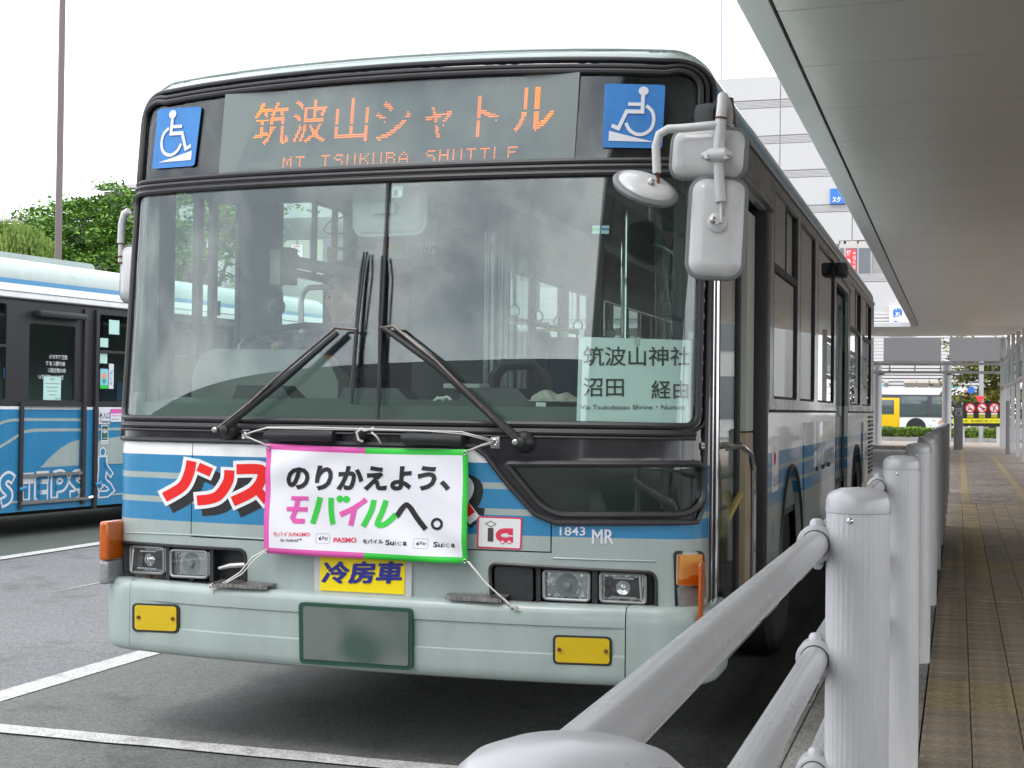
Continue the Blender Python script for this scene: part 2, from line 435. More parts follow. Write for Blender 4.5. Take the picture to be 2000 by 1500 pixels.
# ================================================================== MAIN BUS
LB = 11.3
bus = thing('shuttle_bus', 'pale green and blue city bus facing us with orange lit destination sign and white banner', 'bus')
def oy(ins_s, ins_t, z0, n=14):
    P = [(W-ins_s, z0)]; zc = ztop(W-RCN)-RCN
    for i in range(n+1):
        a = R(90*i/n); r = RCN-(ins_s*math.cos(a)**2+ins_t*math.sin(a)**2); P.append((W-RCN+r*math.cos(a), zc+r*math.sin(a)))
    for i in range(1,12):
        x = (W-RCN)*(1-i/6); P.append((x, ztop(x)-ins_t))
    for i in range(n+1):
        a = R(90+90*i/n); r = RCN-(ins_s*math.cos(a)**2+ins_t*math.sin(a)**2); P.append((-(W-RCN)+r*math.cos(a), zc+r*math.sin(a)))
    P.append((-(W-ins_s), z0)); return P
ZB = 1.245
lowr = H([(1388,930),(1386,985),(1362,1021),(1085,1023),(1044,1005),(992,948),(950,893)])
lowr[0] = (W-.007, lowr[0][1]); lowr[1] = (W-.007, lowr[1][1])
top = oy(.007,.065,ZB)[1:-1]
mask_poly = [(W-.007,1.2)] + top + [(-(W-.007), ZB)] + [(lowr[-1][0]-.05, ZB)] + lowr[::-1]
# openings
sign_hole = [p for p in oy(.05,.118,2.36)]; sign_hole = roundpoly([sign_hole[-1],sign_hole[0]],0)[:0] + sign_hole
ws_hole = roundpoly([(W-.032,1.338),(W-.034,2.312),(-(W-.022),2.312),(-(W-.022),1.338)], .045)
lw_hole = roundpoly(H([(988,906),(1372,905),(1374,1003),(1092,1006),(1058,990)]), [.02,.03,.09,.05,.05])
full = oy(.0005,.002,.62)
hb_l = roundpoly(H([(238,1057),(480,1074),(481,1146),(240,1130)]), .035)
hb_r = roundpoly(H([(956,1100),(1281,1118),(1282,1194),(960,1172)]), .035)
hatch = H([(377,862),(375,1043),(1076,1084),(1077,1024)]); hz = hatch[1][1]; hx0 = hatch[0][0]; hx1 = hatch[2][0]
zl, zr = hatch[1][1], hatch[2][1]
zh = (zl+zr)/2
def lowedge(x): return [p for p in lowr]
hatch_poly = [(hx0, ZB), (lowr[-1][0]-.05, ZB)] + [p for p in lowr[::-1] if p[0] < hx1-.03] + [(hx1, lowr[3][1]), (hx1, zh), (hx0, zh)]
def inset(P, d):
    A = sum(P[i-1][0]*P[i][1]-P[i][0]*P[i-1][1] for i in range(len(P)))/2; sgn = 1 if A > 0 else -1
    out = []
    for i in range(len(P)):
        a,b,c = Vector(P[i-1]),Vector(P[i]),Vector(P[(i+1)%len(P)])
        d1 = (b-a).normalized(); d2 = (c-b).normalized(); n1 = Vector((-d1.y,d1.x))*sgn; n2 = Vector((-d2.y,d2.x))*sgn
        n = (n1+n2).normalized(); out.append(tuple(b+n*d/max(.4,n.dot(n1))))
    return out
# painted skin: a band over the roofline and sides, the lower front, the hatch in its middle
sheet('front_skin', full, [inset(mask_poly,.0015), inset(hatch_poly,-.0025), hb_l, hb_r], XS, ZS, fpt, .025, M_PAINT, bus, fnor, .04)
sheet('front_hatch', inset(hatch_poly,.0025), [], XS, ZS, fpt, .02, M_PAINT, bus, fnor, .04)
fslab('hatch_gap_seal', hatch_poly, -.045, -.03, M_DARK, bus, xz=True, dens=.06)
sheet('front_mask', mask_poly, [sign_hole, ws_hole, lw_hole], XS, ZS, lambda x,z: fpt(x,z,.002), .03, M_BLACK, bus, fnor, .04)
pane_l = roundpoly([(-.012,1.330),(-.012,2.320),(-(W-.016),2.320),(-(W-.016),1.330)], [0,0,.04,.04])
pane_r = roundpoly([(W-.026,1.330),(W-.028,2.320),(.012,2.320),(.012,1.330)], [.04,.04,0,0])
sheet('windscreen_pane', pane_l, [], XS, ZS, lambda x,z: fpt(x,z,-.004), .006, M_GLASS, bus, fnor)
sheet('windscreen_pane', pane_r, [], XS, ZS, lambda x,z: fpt(x,z,-.004), .006, M_GLASS, bus, fnor)
sheet('sign_glass', inset(sign_hole,-.006), [], XS, ZS, lambda x,z: fpt(x,z,-.006), .005, M_SGLASS, bus, fnor)
sheet('lower_window_pane', inset(lw_hole,-.005), [], XS, ZS, lambda x,z: fpt(x,z,-.006), .005, M_WGLASS, bus, fnor)
b = MB(); b.tube([fpt(0,z,-.002) for z in [1.335+i*.0489 for i in range(21)]], .0065, 6); b.build('centre_seal', M_RUB, bus)
def ring(name, P, r, m, off=.004, n=8, seg=.03):
    P = densify(P, seg); b = MB(); b.tube([fpt(x,z,off) for x,z in P], r, n, closed=True); return b.build(name, m, bus)
ring('windscreen_seal', ws_hole, .013, M_RUB); ring('windscreen_seal', inset(ws_hole,-.022), .008, M_RUB, .006)
ring('sign_seal', sign_hole, .012, M_RUB); ring('sign_seal', inset(sign_hole,-.02), .009, M_RUB, .006)
ring('lower_window_seal', lw_hole, .013, M_RUB); 
b = MB(); b.tube([fpt(x,z,.006) for x,z in densify(inset(mask_poly,.004),.03)], .011, 8, closed=True); b.build('mask_trim', M_RUB, bus)
for z,r in ((2.337,.012),(2.324,.006)):
    b = MB(); b.tube([fpt(x,z,.008) for x in [(-W+.03)+(2*W-.07)*i/60 for i in range(61)]], r, 8); b.build('glazing_bar', M_RUB, bus)
for z,r in ((1.308,.011),(1.290,.006)):
    b = MB(); b.tube([fpt(x,z,.006) for x in [(-W+.03)+(2*W-.07)*i/60 for i in range(61)]], r, 8); b.build('sill_trim', M_RUB, bus)
# drip edge at the roofline
b = MB(); b.tube([fpt(x,z,.003) for x,z in oy(.012,.012,2.3)[2:-2]], .006, 6); b.build('roof_drip_edge', M_PALE, bus)

# --- destination sign behind its glass
D = [Vector(ony(438,183,.15)),Vector(ony(1131,139,.15)),Vector(ony(1120,317,.125)),Vector(ony(424,346,.125))]
M_SCREEN = mat('led_screen_grey', (.20,.235,.225), .5, var=.06, vscale=3)
b = MB()
backs = [(x,z) for x,z in densify(inset(sign_hole,.004),.08)]
b.prism([fpt(x,z,-.035) for x,z in backs],[fpt(x,z,-.05) for x,z in backs]); b.build('sign_box_back', mat('sign_box_black',(.02,.02,.022),.6), bus)
off_back = Vector((0,.012,0))
b = MB(); b.prism([p+Vector((0,.010,0)) for p in D],[p+Vector((0,.022,0)) for p in D]); scr = b.build('led_screen', M_SCREEN, bus)
M_LED = mat('led_orange', (.9,.25,.02), .5, emit=(1,.22,.015), es=1.5)
M_LEDOFF = mat('led_unlit', (.04,.05,.045), .5)
dq = quad(D)
def raster(t, bold, nx, ny, x0, y0, w_, h_, cut=()):
    V,F = text2d(t,bold); pts = []
    tris = []
    for f in F:
        for i in range(1,len(f)-1): tris.append((V[f[0]],V[f[i]],V[f[i+1]]))
    for j in range(ny):
        if j in cut: continue
        for i in range(nx):
            a = (i+.5)/nx; c = (j+.5)/ny
            for (p,q,r) in tris:
                if min(p[0],q[0],r[0])<=a<=max(p[0],q[0],r[0]) and min(p[1],q[1],r[1])<=c<=max(p[1],q[1],r[1]):
                    s1=(q[0]-p[0])*(c-p[1])-(q[1]-p[1])*(a-p[0]); s2=(r[0]-q[0])*(c-q[1])-(r[1]-q[1])*(a-q[0]); s3=(p[0]-r[0])*(c-r[1])-(p[1]-r[1])*(a-r[0])
                    if (s1>=0 and s2>=0 and s3>=0) or (s1<=0 and s2<=0 and s3<=0): pts.append((x0+w_*a, y0+h_*c)); break
    return pts
dots = []
def su(u): return (u-431)/694.0
for ch,u0,u1,y0,y1,nx,ny,cut in (('筑',498,570,.36,.86,22,23,(10,)),('波',578,646,.36,.87,22,23,(10,)),('山',664,730,.35,.86,20,22,(8,)),('シ',744,812,.345,.80,20,18,(9,)),
      ('ャ',842,892,.345,.70,15,14,(6,)),('ト',940,982,.335,.80,12,20,(8,)),('ル',1010,1082,.365,.86,22,20,(9,))):
    dots += raster(ch, .004, nx, ny, su(u0), y0, su(u1)-su(u0), y1-y0, cut)
F5 = {'M':'10001 11011 10101 10101 10001','T':'11111 00100 00100 00100 00100','S':'01111 10000 01110 00001 00001','U':'10001 10001 10001 10001 10001','K':'10001 10010 11100 10010 10001',
      'B':'11110 10001 11110 10001 10001','A':'00100 01010 10001 11111 10001','H':'10001 10001 11111 10001 10001','L':'10000 10000 10000 10000 10000','E':'11111 10000 11110 10000 10000',' ':'00000 '*5}
uu = 565
for ch in 'MT TSUKUBA SHUTTLE':
    rows = F5[ch].split()
    for j,rw in enumerate(rows):
        for i,cch in enumerate(rw):
            if cch == '1': dots.append((su(uu+i*3.75), .20-j*.026))
    uu += 25.8
b = MB(); rs = .0024
for (a,c) in dots:
    P = dq(a,c,0)+Vector((0,.0085,0)); ex = Vector((rs,0,0)); ez = Vector((0,0,rs))
    k = len(b.V); b.V += [P-ex-ez,P+ex-ez,P+ex+ez,P-ex+ez,P+Vector((0,-.003,0))]; b.F += [(k,k+1,k+4),(k+1,k+2,k+4),(k+2,k+3,k+4),(k+3,k,k+4)]; b.I += [0]*4
tag(b.build('led_lettering', M_LED, scr, 0), label='orange dotted lettering reading 筑波山シャトル over MT TSUKUBA SHUTTLE')

# --- wheelchair stickers
def chair_sticker(q, flip):
    P = Print(pxsurf(.004)); 
    pts = roundpoly([q[0],q[1],q[2],q[3]], 6, 3)
    P.poly(pts, M_STBLUE, 0)
    def tf(s,t):
        if flip: s = 1-s
        a = Vector(q[0]).lerp(Vector(q[1]), s); c = Vector(q[3]).lerp(Vector(q[2]), s); r = a.lerp(c, t); return r.x, r.y
    S = Print(pxsurf(.004, tf)); o = .0015
    S.circle(.355,.105,.083,M_STWHITE,o,20,.07)
    S.stroke([(.36,.14),(.36,.43),(.62,.43),(.745,.70),(.86,.655)],.062,M_STWHITE,o)
    S.stroke([(.36,.315),(.60,.315)],.055,M_STWHITE,o)
    S.arc(.43,.565,.245,.055,110,325,M_STWHITE,o,26,.225) if False else S.stroke([(.30+0*.1,.335),(.20,.42),(.165,.55),(.20,.69),(.31,.775),(.44,.785),(.56,.72),(.625,.61)],.055,M_STWHITE,o,6)
    S.poly([(.14,.905),(.90,.74),(.90,.895)][::1],M_STWHITE,o)
    a = P.build('wheelchair_sticker', bus)[0]; S.build('wheelchair_symbol', a)
chair_sticker([(309,213),(394,208),(380,324),(297,330)], False)
chair_sticker([(1181,163),(1299,166),(1293,290),(1176,288)], True)

# --- livery lettering ノンス... : black shadow, white edge, red strokes
def z7(x,y): return 180+x/3.334, 850+y/3.334
L = Print(pxsurf(.0015, z7)); nos = [[(648,168),(630,250),(585,335),(470,405)],[(690,205),(775,243)],[(893,228),(885,300),(830,385),(770,415),(683,425)],[(940,222),(1060,220),(1108,235),(1098,300),(1040,370),(915,432)],[(1068,345),(1140,430)]]
for P in nos: L.stroke([(x+45,y+48) for x,y in P],106 if len(P)>2 else 92,M_INK,0,6 if len(P)>2 else 0,ext=16)
for P in nos: L.stroke(P,112 if len(P)>2 else 98,M_WHITE,.001,6 if len(P)>2 else 0,ext=20)
for P in nos: L.stroke(P,66 if len(P)>2 else 58,M_RED,.002,6 if len(P)>2 else 0)
ll = L.build('livery_lettering', bus)
def z1(x,y): return 900+x/2.94, 850+y/2.94
L = Print(pxsurf(.0015, z1))
L.stroke([(10,255),(60,262),(96,300),(84,370),(40,430)],62,M_INK,0,6); L.stroke([(50,430),(135,440)],40,M_INK,0); L.stroke([(30,470),(75,520)],50,M_INK,0)
L.stroke([(0,250),(38,262),(55,300),(40,350),(0,400)],40,M_WHITE,.001,6); L.stroke([(10,400),(80,490)],74,M_WHITE,.001); L.stroke([(20,395),(62,455)],46,M_RED,.002)
L.build('livery_lettering', bus)
# fleet number
L = Print(pxsurf(.0018)); L.text('1843',1093,1046,1143,1029,M_STWHITE,0,.012); L.text('MR',1156,1062,1197,1034,M_STWHITE,0,0); L.text('MR',1157.2,1062,1198.2,1034,M_STWHITE,.0004,0); L.build('fleet_number', bus)
# ic sticker
q = [(933,1008),(1020,1011),(1018,1074),(931,1070)]
P = Print(pxsurf(.003)); P.poly(roundpoly(q,4,3), M_CRED, 0); P.poly(roundpoly([(936,1011),(1017,1014),(1015,1071),(934,1067)],3,3), M_WHITE, .0008); a = P.build('ic_card_sticker', bus)[0]
P = Print(pxsurf(.003, z1)); o = .0018
P.stroke([(142,508),(172,493),(202,510),(172,526),(142,508)],3.5,mat('dark_olive_print',(.06,.055,.04),.5),o); P.poly([(155,532),(187,533),(186,611),(153,610)],MATS['dark_olive_print'],o)
P.stroke([(298,548),(250,548),(222,560),(216,582),(240,594),(298,594)],0.1,M_CRED,o)
P.stroke([(299,549),(245,549),(222,558),(214,575),(222,592),(245,600),(299,602)],28,M_CRED,o,3); P.stroke([(236,577),(300,579)],7,M_WHITE,o+.0004)
P.poly([(272,562),(299,562),(299,612),(272,612)],M_CRED,o+.0002)
for cx in (239,277): P.circle(cx,613,12,M_CRED,o+.0005,14); P.circle(cx,613,8,M_WHITE,o+.0008,14)
P.build('ic_card_mark', a)
# small stickers behind the windscreen
P = Print(pxsurf(-.012)); P.poly([(766,364),(787,362),(785,384),(765,386)],mat('pale_cyan_paper',(.50,.62,.66),.6),0); a = P.build('inspection_sticker', bus)[0]
P = Print(pxsurf(-.012)); P.text('8',769,383,777,370,M_INK,.001,.02); P.text('4',780,371,783,365,M_INK,.001); P.build('sticker_number', a)
P = Print(pxsurf(-.012))
for u0,m in ((1158,M_GREEN),(1176,M_STBLUE)):
    P.poly([(u0,440),(u0+15,440),(u0+14,456),(u0-1,456)],MATS['pale_cyan_paper'],0); P.poly([(u0,445),(u0+14,445),(u0+14,449),(u0,449)],m,.001)
for o_ in P.build('windscreen_permit', bus): pass

# --- side skins
def yedge(z): zz = min(z, 2.5); return bow(W)+rake(zz)+RS
def side(x):
    s = 1 if x > 0 else -1
    return (lambda y,z,off=0: Vector((x+s*off, y, z))), (lambda y,z: Vector((s,0,0)))
ZR = ztop(W-RCN)-RCN   # where the roof corner starts
YS = [.3*i for i in range(40)]; ZSS = [.4,.8,1.2,1.6,2,2.4]
def side_poly():
    P = [(LB,ZR),(LB,.36)]
    P += [(yedge(z),z) for z in [.36+.1*i for i in range(int((ZR-.36)/.1)+1)]] + [(yedge(ZR),ZR)]
    return P
def arch(yc, r=.56, z0=.355):
    return [(yc+r*math.cos(R(a)), .50+r*1.02*math.sin(R(a))) for a in range(0,181,12)] + [(yc-r,z0),(yc+r,z0)]
ARCH = (3.12, 8.62)
door_f = roundpoly([(.30,.362),(.30,2.39),(1.98,2.39),(1.98,.362)], [0,.09,.09,0]); door_m = roundpoly([(6.16,.362),(6.16,2.42),(7.46,2.42),(7.46,.362)], [0,.1,.1,0])
def win(y0,y1,z0=1.465,z1=2.545): return roundpoly([(y0,z0),(y0,z1),(y1,z1),(y1,z0)], .05)
LW = [(2.21,3.33),(3.50,4.40),(4.64,5.94),(7.66,9.02),(9.26,10.74)]
# the belt above the skirt is dark: window band as its own dark skin standing 2 mm proud
fn,nf = side(W)
sheet('side_skin', side_poly(), [door_f, door_m, arch(ARCH[0]), arch(ARCH[1])]+[win(a,c_) for a,c_ in LW], YS, ZSS, fn, .03, M_PAINT, bus, nf, .12)
M_SBAND = mat('dark_window_band', (.045,.045,.05), .25, var=.15, vscale=5, coat=.3)
fn2 = lambda y,z: Vector((W+.003,y,z))
sheet('window_band', [(2.06,1.40),(2.06,2.60),(6.08,2.60),(6.08,1.40)], [win(a,c_) for a,c_ in LW[:3]], YS, ZSS, fn2, .0025, M_SBAND, bus, nf, .2)
sheet('window_band', [(7.54,1.40),(7.54,2.60),(LB-.02,2.60),(LB-.02,1.40)], [win(a,c_) for a,c_ in LW[3:]], YS, ZSS, fn2, .0025, M_SBAND, bus, nf, .2)
sheet('window_band', [(.30,2.42),(.30,2.60),(2.06,2.60),(2.06,2.42)], [], YS, ZSS, fn2, .0025, M_SBAND, bus, nf, .2)
sheet('window_band', [(6.08,2.45),(6.08,2.60),(7.54,2.60),(7.54,2.45)], [], YS, ZSS, fn2, .0025, M_SBAND, bus, nf, .2)
fnl,nfl = side(-W)
RW = [(.46,1.215),(1.66,2.50),(2.72,4.20),(4.46,5.28),(5.70,7.22),(7.50,9.02),(9.28,10.76)]
wins_l = [roundpoly([(.46,1.30),(.46,2.42),(1.215,2.42),(1.215,1.30)], .06)] + [win(a,c_) for a,c_ in RW[1:]]
sheet('side_skin', side_poly(), [arch(ARCH[0]), arch(ARCH[1])]+wins_l, YS, ZSS, fnl, .03, M_PAINT, bus, nfl, .12)
sheet('window_band', [(.36,1.27),(.36,2.60),(LB-.02,2.60),(LB-.02,1.40),(1.4,1.40),(1.4,1.27)], wins_l, YS, ZSS, lambda y,z: Vector((-W-.003,y,z)), .0025, M_SBAND, bus, nfl, .2)
def side_window(s, y0, y1, transom, z0=1.465, z1=2.545):
    x = s*(W-.012); f = MB()
    P = win(y0,y1,z0,z1) ; f.tube([(x,y,z) for y,z in densify(P,.1)], .016, 6, closed=True)
    fr = f.build('window_frame', M_RUB, bus)
    def gl(a,c_,d,e,dx=0): 
        g = MB(); xx = x+dx; g.box(xx-.003,xx+.003,a,c_,d,e); return g.build('pane', M_KGLASS if s > 0 else M_WGLASS, fr)
    if transom:
        g = MB(); g.box(x-.014,x+.014,y0,y1,transom-.02,transom+.02); g.box(x-.012,x+.012,(y0+y1)/2-.014,(y0+y1)/2+.014,transom,z1); g.build('transom', M_DKPL, fr)
        gl(y0+.01,y1-.01,z0+.01,transom-.02); gl(y0+.01,(y0+y1)/2,transom+.02,z1-.01,.006*s); gl((y0+y1)/2,y1-.01,transom+.02,z1-.01,-.006*s)
    else: gl(y0+.01,y1-.01,z0+.01,z1-.01)
for (a,c_),t in zip(LW,(2.15,0,0,2.15,2.15)): side_window(1,a,c_,t)
for (a,c_),t in zip(RW[1:],(2.12,2.12,0,2.12,2.12,2.12)): side_window(-1,a,c_,t)
side_window(-1,.46,1.20,0,1.30,2.42)
box('window_sash', -W+.0,-W+.03,.775,.825,1.33,2.40, M_DKPL, bus); box('window_sash', -W+.0,-W+.03,.92,.965,1.33,2.40, M_DKPL, bus); box('window_catch', -W+.03,-W+.05,.925,.96,1.83,1.90, M_DKPL, bus); 
# mouldings and gutter, belt line
for z,r in ((1.40,.009),(2.615,.013)):
    for s,y0 in ((1,.34),(-1,.34)):
        segs = [(y0,LB-.03)] if (z > 2 or s < 0) else [(2.06,6.1),(7.52,LB-.03)]
        for a,c_ in segs:
            MB().tube([(s*(W+.004),a,z),(s*(W+.004),c_,z)], r, 6).build('side_moulding', M_DKPL if z<2 else M_STEEL, bus)
# roof
NX = 14
prof = []
for i in range(NX+1):
    a = R(90*i/NX); prof.append((W-RCN+RCN*math.cos(a), ZR+RCN*math.sin(a)))
for i in range(1,12): x = (W-RCN)*(1-i/6); prof.append((x, ztop(x)))
for i in range(NX+1):
    a = R(90+90*i/NX); prof.append((-(W-RCN)+RCN*math.cos(a), ZR+RCN*math.sin(a)))
b = MB(); rows = []
for k,yy in enumerate([None,.4,1,2,4,6,8,10,LB-.1,LB]):
    row = []
    for (x,z) in prof:
        xx = max(-W+.0006,min(W-.0006,x)); zz = min(z, ztop(x)-.002)
        y = FY(xx,zz) if yy is None else yy
        sh = 1-(.04 if k == 9 else 0)
        row.append((x*sh, y, z if sh == 1 else z-.05))
    rows.append(row)
n = len(prof); V = [p for r_ in rows for p in r_]; F = [(i*n+j,(i+1)*n+j,(i+1)*n+j+1,i*n+j+1) for i in range(len(rows)-1) for j in range(n-1)]
b.add(V,F); b.build('roof', M_PAINT, bus, 60)
b = MB(); b.add([(x*.97,y,z-.05) for y in (.34,LB-.05) for x,z in prof],[(j,j+1,n+j+1,n+j) for j in range(n-1)]); b.build('ceiling_lining', mat('ceiling_grey',(.35,.36,.35),.7), bus)
box('roof_air_unit', -.8,.8,4.2,6.6,2.80,3.02, M_PALE, bus, .08)
# rear, floor, underbody
rp = [(W-.03,.4),(W-.03,ZR)] + [(x*.97,z-.04) for x,z in prof[2:-2]] + [(-W+.03,ZR),(-W+.03,.4)]
sheet('rear_panel', rp, [roundpoly([(.85,1.55),(.85,2.45),(-.85,2.45),(-.85,1.55)],.1)], [-1,-.5,0,.5,1], [1,1.5,2,2.5], lambda x,z: Vector((x,LB,z)), .04, M_PAINT, bus, lambda x,z: Vector((0,1,0)), .2)
box('rear_window_pane', -.86,.86,LB-.03,LB-.024,1.54,2.46, M_WGLASS, bus)
M_FLOOR = mat('bus_floor_vinyl', (.10,.11,.105), .6, var=.15)
box('floor', -W+.04,W-.04,1.99,LB-.05,.80,.84, M_FLOOR, bus); box('floor', -W+.04,.42,.35,1.99,.80,.84, M_FLOOR, bus)
box('door_step', .42,W-.04,.72,1.99,.36,.42, mat('step_beige',(.30,.27,.2),.6), bus); box('door_step', .42,W-.35,.72,1.99,.42,.62, MATS['step_beige'], bus)
box('chassis', -W+.12,W-.12,.75,LB-.3,.33,.79, M_DARK, bus)
# interior wall linings under the windows
M_LIN = mat('wall_lining_grey', (.22,.235,.225), .7)
box('wall_lining', -W+.032,-W+.05,.36,LB-.1,.84,1.29, M_LIN, bus)
box('wall_lining', W-.05,W-.032,2.0,6.1,.84,1.45, M_LIN, bus); box('wall_lining', W-.05,W-.032,7.5,LB-.1,.84,1.45, M_LIN, bus)

# wheels
M_TYRE = mat('tyre_rubber', (.018,.018,.018), .75, var=.2, vscale=20); M_RIM = mat('wheel_rim', (.30,.31,.32), .4, .6, var=.2)
def wheel(x, y, s):
    t = MB().lathe((x,y,.49),(s,0,0),[(.30,-.14),(.46,-.13),(.49,-.09),(.49,.09),(.46,.13),(.31,.14)],36).build('tyre', M_TYRE, bus)
    MB().lathe((x,y,.49),(s,0,0),[(.30,-.1),(.30,.12),(.27,.125),(.22,.02),(.12,.01),(.12,.09),(.0,.10)],28).build('rim', M_RIM, t)
    b = MB()
    for k in range(8):
        a = R(45*k); b.lathe((x+s*.03,y+.18*math.cos(a),.49+.18*math.sin(a)),(s,0,0),[(.016,-.01),(.016,.02),(.01,.025)],8)
    b.build('wheel_nuts', M_STEEL, t)
for yc in ARCH:
    for s in (1,-1):
        wheel(s*1.09, yc, s)
        b = MB(); b.tube([(s*(W+.002),yc+.575*math.cos(R(a)),.50+.585*math.sin(R(a))) for a in range(-10,191,10)], .014, 6, False); b.build('arch_trim', M_RUB, bus)
        b = MB()
        P = [(yc+.66*math.cos(R(a)),.50+.66*math.sin(R(a))) for a in range(0,181,15)]
        V = [(s*xx,y,z) for xx in (W-.03,.75) for y,z in P]; k = len(P); b.add(V,[(i,i+1,k+i+1,k+i) for i in range(k-1)]+[tuple(range(k,2*k))]); b.build('wheel_housing', M_DARK, bus)
# hatches, vents and plates on the kerb side (real steps)
def side_plate(name, y0,y1,z0,z1,m=M_PAINT,x=W,d=.006,bev=.003): return box(name, x+.0005,x+d,y0,y1,z0,z1,m,bus,bev)
M_SIDEP = band_paint('side_hatch_paint', [(0,PALE),(1.18,WHITE)], .22, .8)
for (a,c_,z0,z1) in ((3.78,5.9,.62,1.33),(9.35,10.2,.7,1.30)):
    side_plate('side_hatch', a,c_,z0,z1,M_PAINT,d=.010)
for k in range(3): box('hatch_latch', W+.008,W+.018,4.5+.45*k,4.6+.45*k,1.00,1.03,M_DKPL,bus,.002)
for k in range(14): box('vent_louvre', W,W+.012,10.45,11.15,.75+.045*k,.772+.045*k,M_DKPL,bus)
sp = side_plate('notice_sticker', 2.2,2.46,.98,1.27,M_WHITE,d=.003,bev=0)
b = Print(quad([(W+.005,2.2,1.27),(W+.005,2.46,1.27),(W+.005,2.46,.98),(W+.005,2.2,.98)])); b.circle(.35,.6,.14,M_CRED,.001,16,.12); b.text('出入口',.1,.1,.9,.3,M_INK,.001); b.build('notice_print', sp)

# --- front door bay: open doorway
M_CREAM = mat('interior_cream', (.42,.43,.38), .6, var=.04); M_BEIGE = mat('interior_beige', (.36,.29,.20), .6, var=.06)
box('door_post', W-.10,W+.002,.275,.50,.36,2.42, M_RUB, bus, .004); box('door_post', W-.10,W+.006,1.87,2.0,.36,2.42, M_RUB, bus, .01)
MB().tube([(W+.006,.385,.40),(W+.008,.39,1.0),(W+.004,.385,2.40)], .0075, 10).build('door_edge_tube', M_CHROME, bus)
MB().tube([(W+.002,.325,.40),(W+.003,.33,2.40)], .0035, 8).build('door_edge_tube', M_CHROME, bus)
box('doorway_wall', W-.20,W-.05,1.62,1.86,1.30,2.36, M_CREAM, bus, .01); box('doorway_wall', W-.20,W-.05,1.62,1.86,.50,1.295, M_BEIGE, bus, .01)
box('doorway_wall', .40,W-.2,1.9,1.96,.42,1.25, M_BEIGE, bus)
box('step_riser', .42,W-.06,.74,1.99,.36,.50, M_BEIGE, bus, .01)
# folded door leaf with glass just inside
b = MB(); xx = W-.16
lf = box('door_leaf', W-.62,W-.58+.02,.78,.82,.50,2.34, M_DKPL, bus)
MB().box(W-.085,W-.06,.51,.57,.48,2.34).box(W-.085,W-.06,1.40,1.48,.48,2.34).box(W-.085,W-.06,.57,1.40,.48,.56).box(W-.085,W-.06,.57,1.40,2.27,2.34).build('door_leaf_frame', M_DKPL, bus)
box('door_leaf_glass', W-.075,W-.069,.57,1.40,.56,2.27, M_WGLASS, bus)
MB().tube([(W-.02,.86,1.24),(W-.0,1.1,1.245),(W+.01,1.35,1.20),(W+.012,1.42,1.13),(W+.012,1.44,1.0),(W+.012,1.44,.55)], .014, 10).build('door_handrail', M_CHROME, bus)
MB().lathe((W+.012,1.44,.53),(0,0,1),[(.03,-.03),(.03,.03)],12).build('handrail_foot', M_DKPL, bus)
MB().tube([(W-.04,1.38,1.02),(W-.1,1.2,.86),(W-.15,1.0,.70),(W-.2,.9,.62)], .016, 8).build('grab_strap', mat('ochre_strap',(.35,.27,.08),.7), bus)
# mid door: recessed leaf
dl = sheet('mid_door_leaf', [(6.9,.45),(6.9,2.38),(7.45,2.38),(7.45,.45)], [roundpoly([(6.97,1.36),(6.97,2.3),(7.4,2.3),(7.4,1.36)],.04)], YS, ZSS, lambda y,z: Vector((W-.05,y,z)), .03, M_PAINT, bus, nf, .2)
box('pane', W-.07,W-.064,6.96,7.41,1.35,2.31, M_WGLASS, dl)
box('mid_door_lamp', W,W+.085,5.98,6.25,2.45,2.55, M_DKPL, bus, .02); MB().tube([(W+.03,6.3,2.46),(W+.06,6.9,2.40)], .012, 6).build('mid_door_rail', M_STEEL, bus)
box('door_drip_rail', W+.002,W+.03,.66,2.02,2.40,2.418, M_STEEL, bus)

# ---------------------------------------------------------------- bumper
def bplan(o, y1=.40, n=12):
    """plan curve of the bumper at outward offset o, left end to right end"""
    P = []; r = .19+o; xw = W-.003
    cy = bow(W-.19)-.012+.19
    P.append(Vector((-(xw+o), y1, 0)))
    for i in range(n+1):
        a = R(180+90*i/n); P.append(Vector((-(xw-.19)+r*math.cos(a), cy+r*math.sin(a),0)))
    for i in range(1,30):
        x = -(xw-.19)+2*(xw-.19)*i/30; P.append(Vector((x, bow(x)-.012-o,0)))
    for i in range(n+1):
        a = R(270+90*i/n); P.append(Vector(((xw-.19)+r*math.cos(a), cy+r*math.sin(a),0)))
    P.append(Vector((xw+o, y1,0))); return P
BP = [(-.05,.660),(.000,.662),(.016,.660),(.028,.654),(.036,.643),(.040,.628),(.041,.592),(.041,.586),(.041,.5835),(.041,.5795),(.041,.576),(.041,.484),(.041,.4795),(.041,.4755),(.041,.472),(.041,.462),(.041,.41),(.038,.388),(.028,.372),(.012,.364),(-.02,.362)]
BP = [(o+.012, z) for o,z in BP]; NB = len(BP)
cols = []
for j,(o,z) in enumerate(BP):   # shallow recess between the lower lines, only on the middle piece
    rec = bplan(o-.006) if 9 <= j <= 12 else bplan(o); pl = bplan(o)
    cols.append([(rec[i] if 15 <= i <= 41 else pl[i])+Vector((0,0,z)) for i in range(len(pl))])
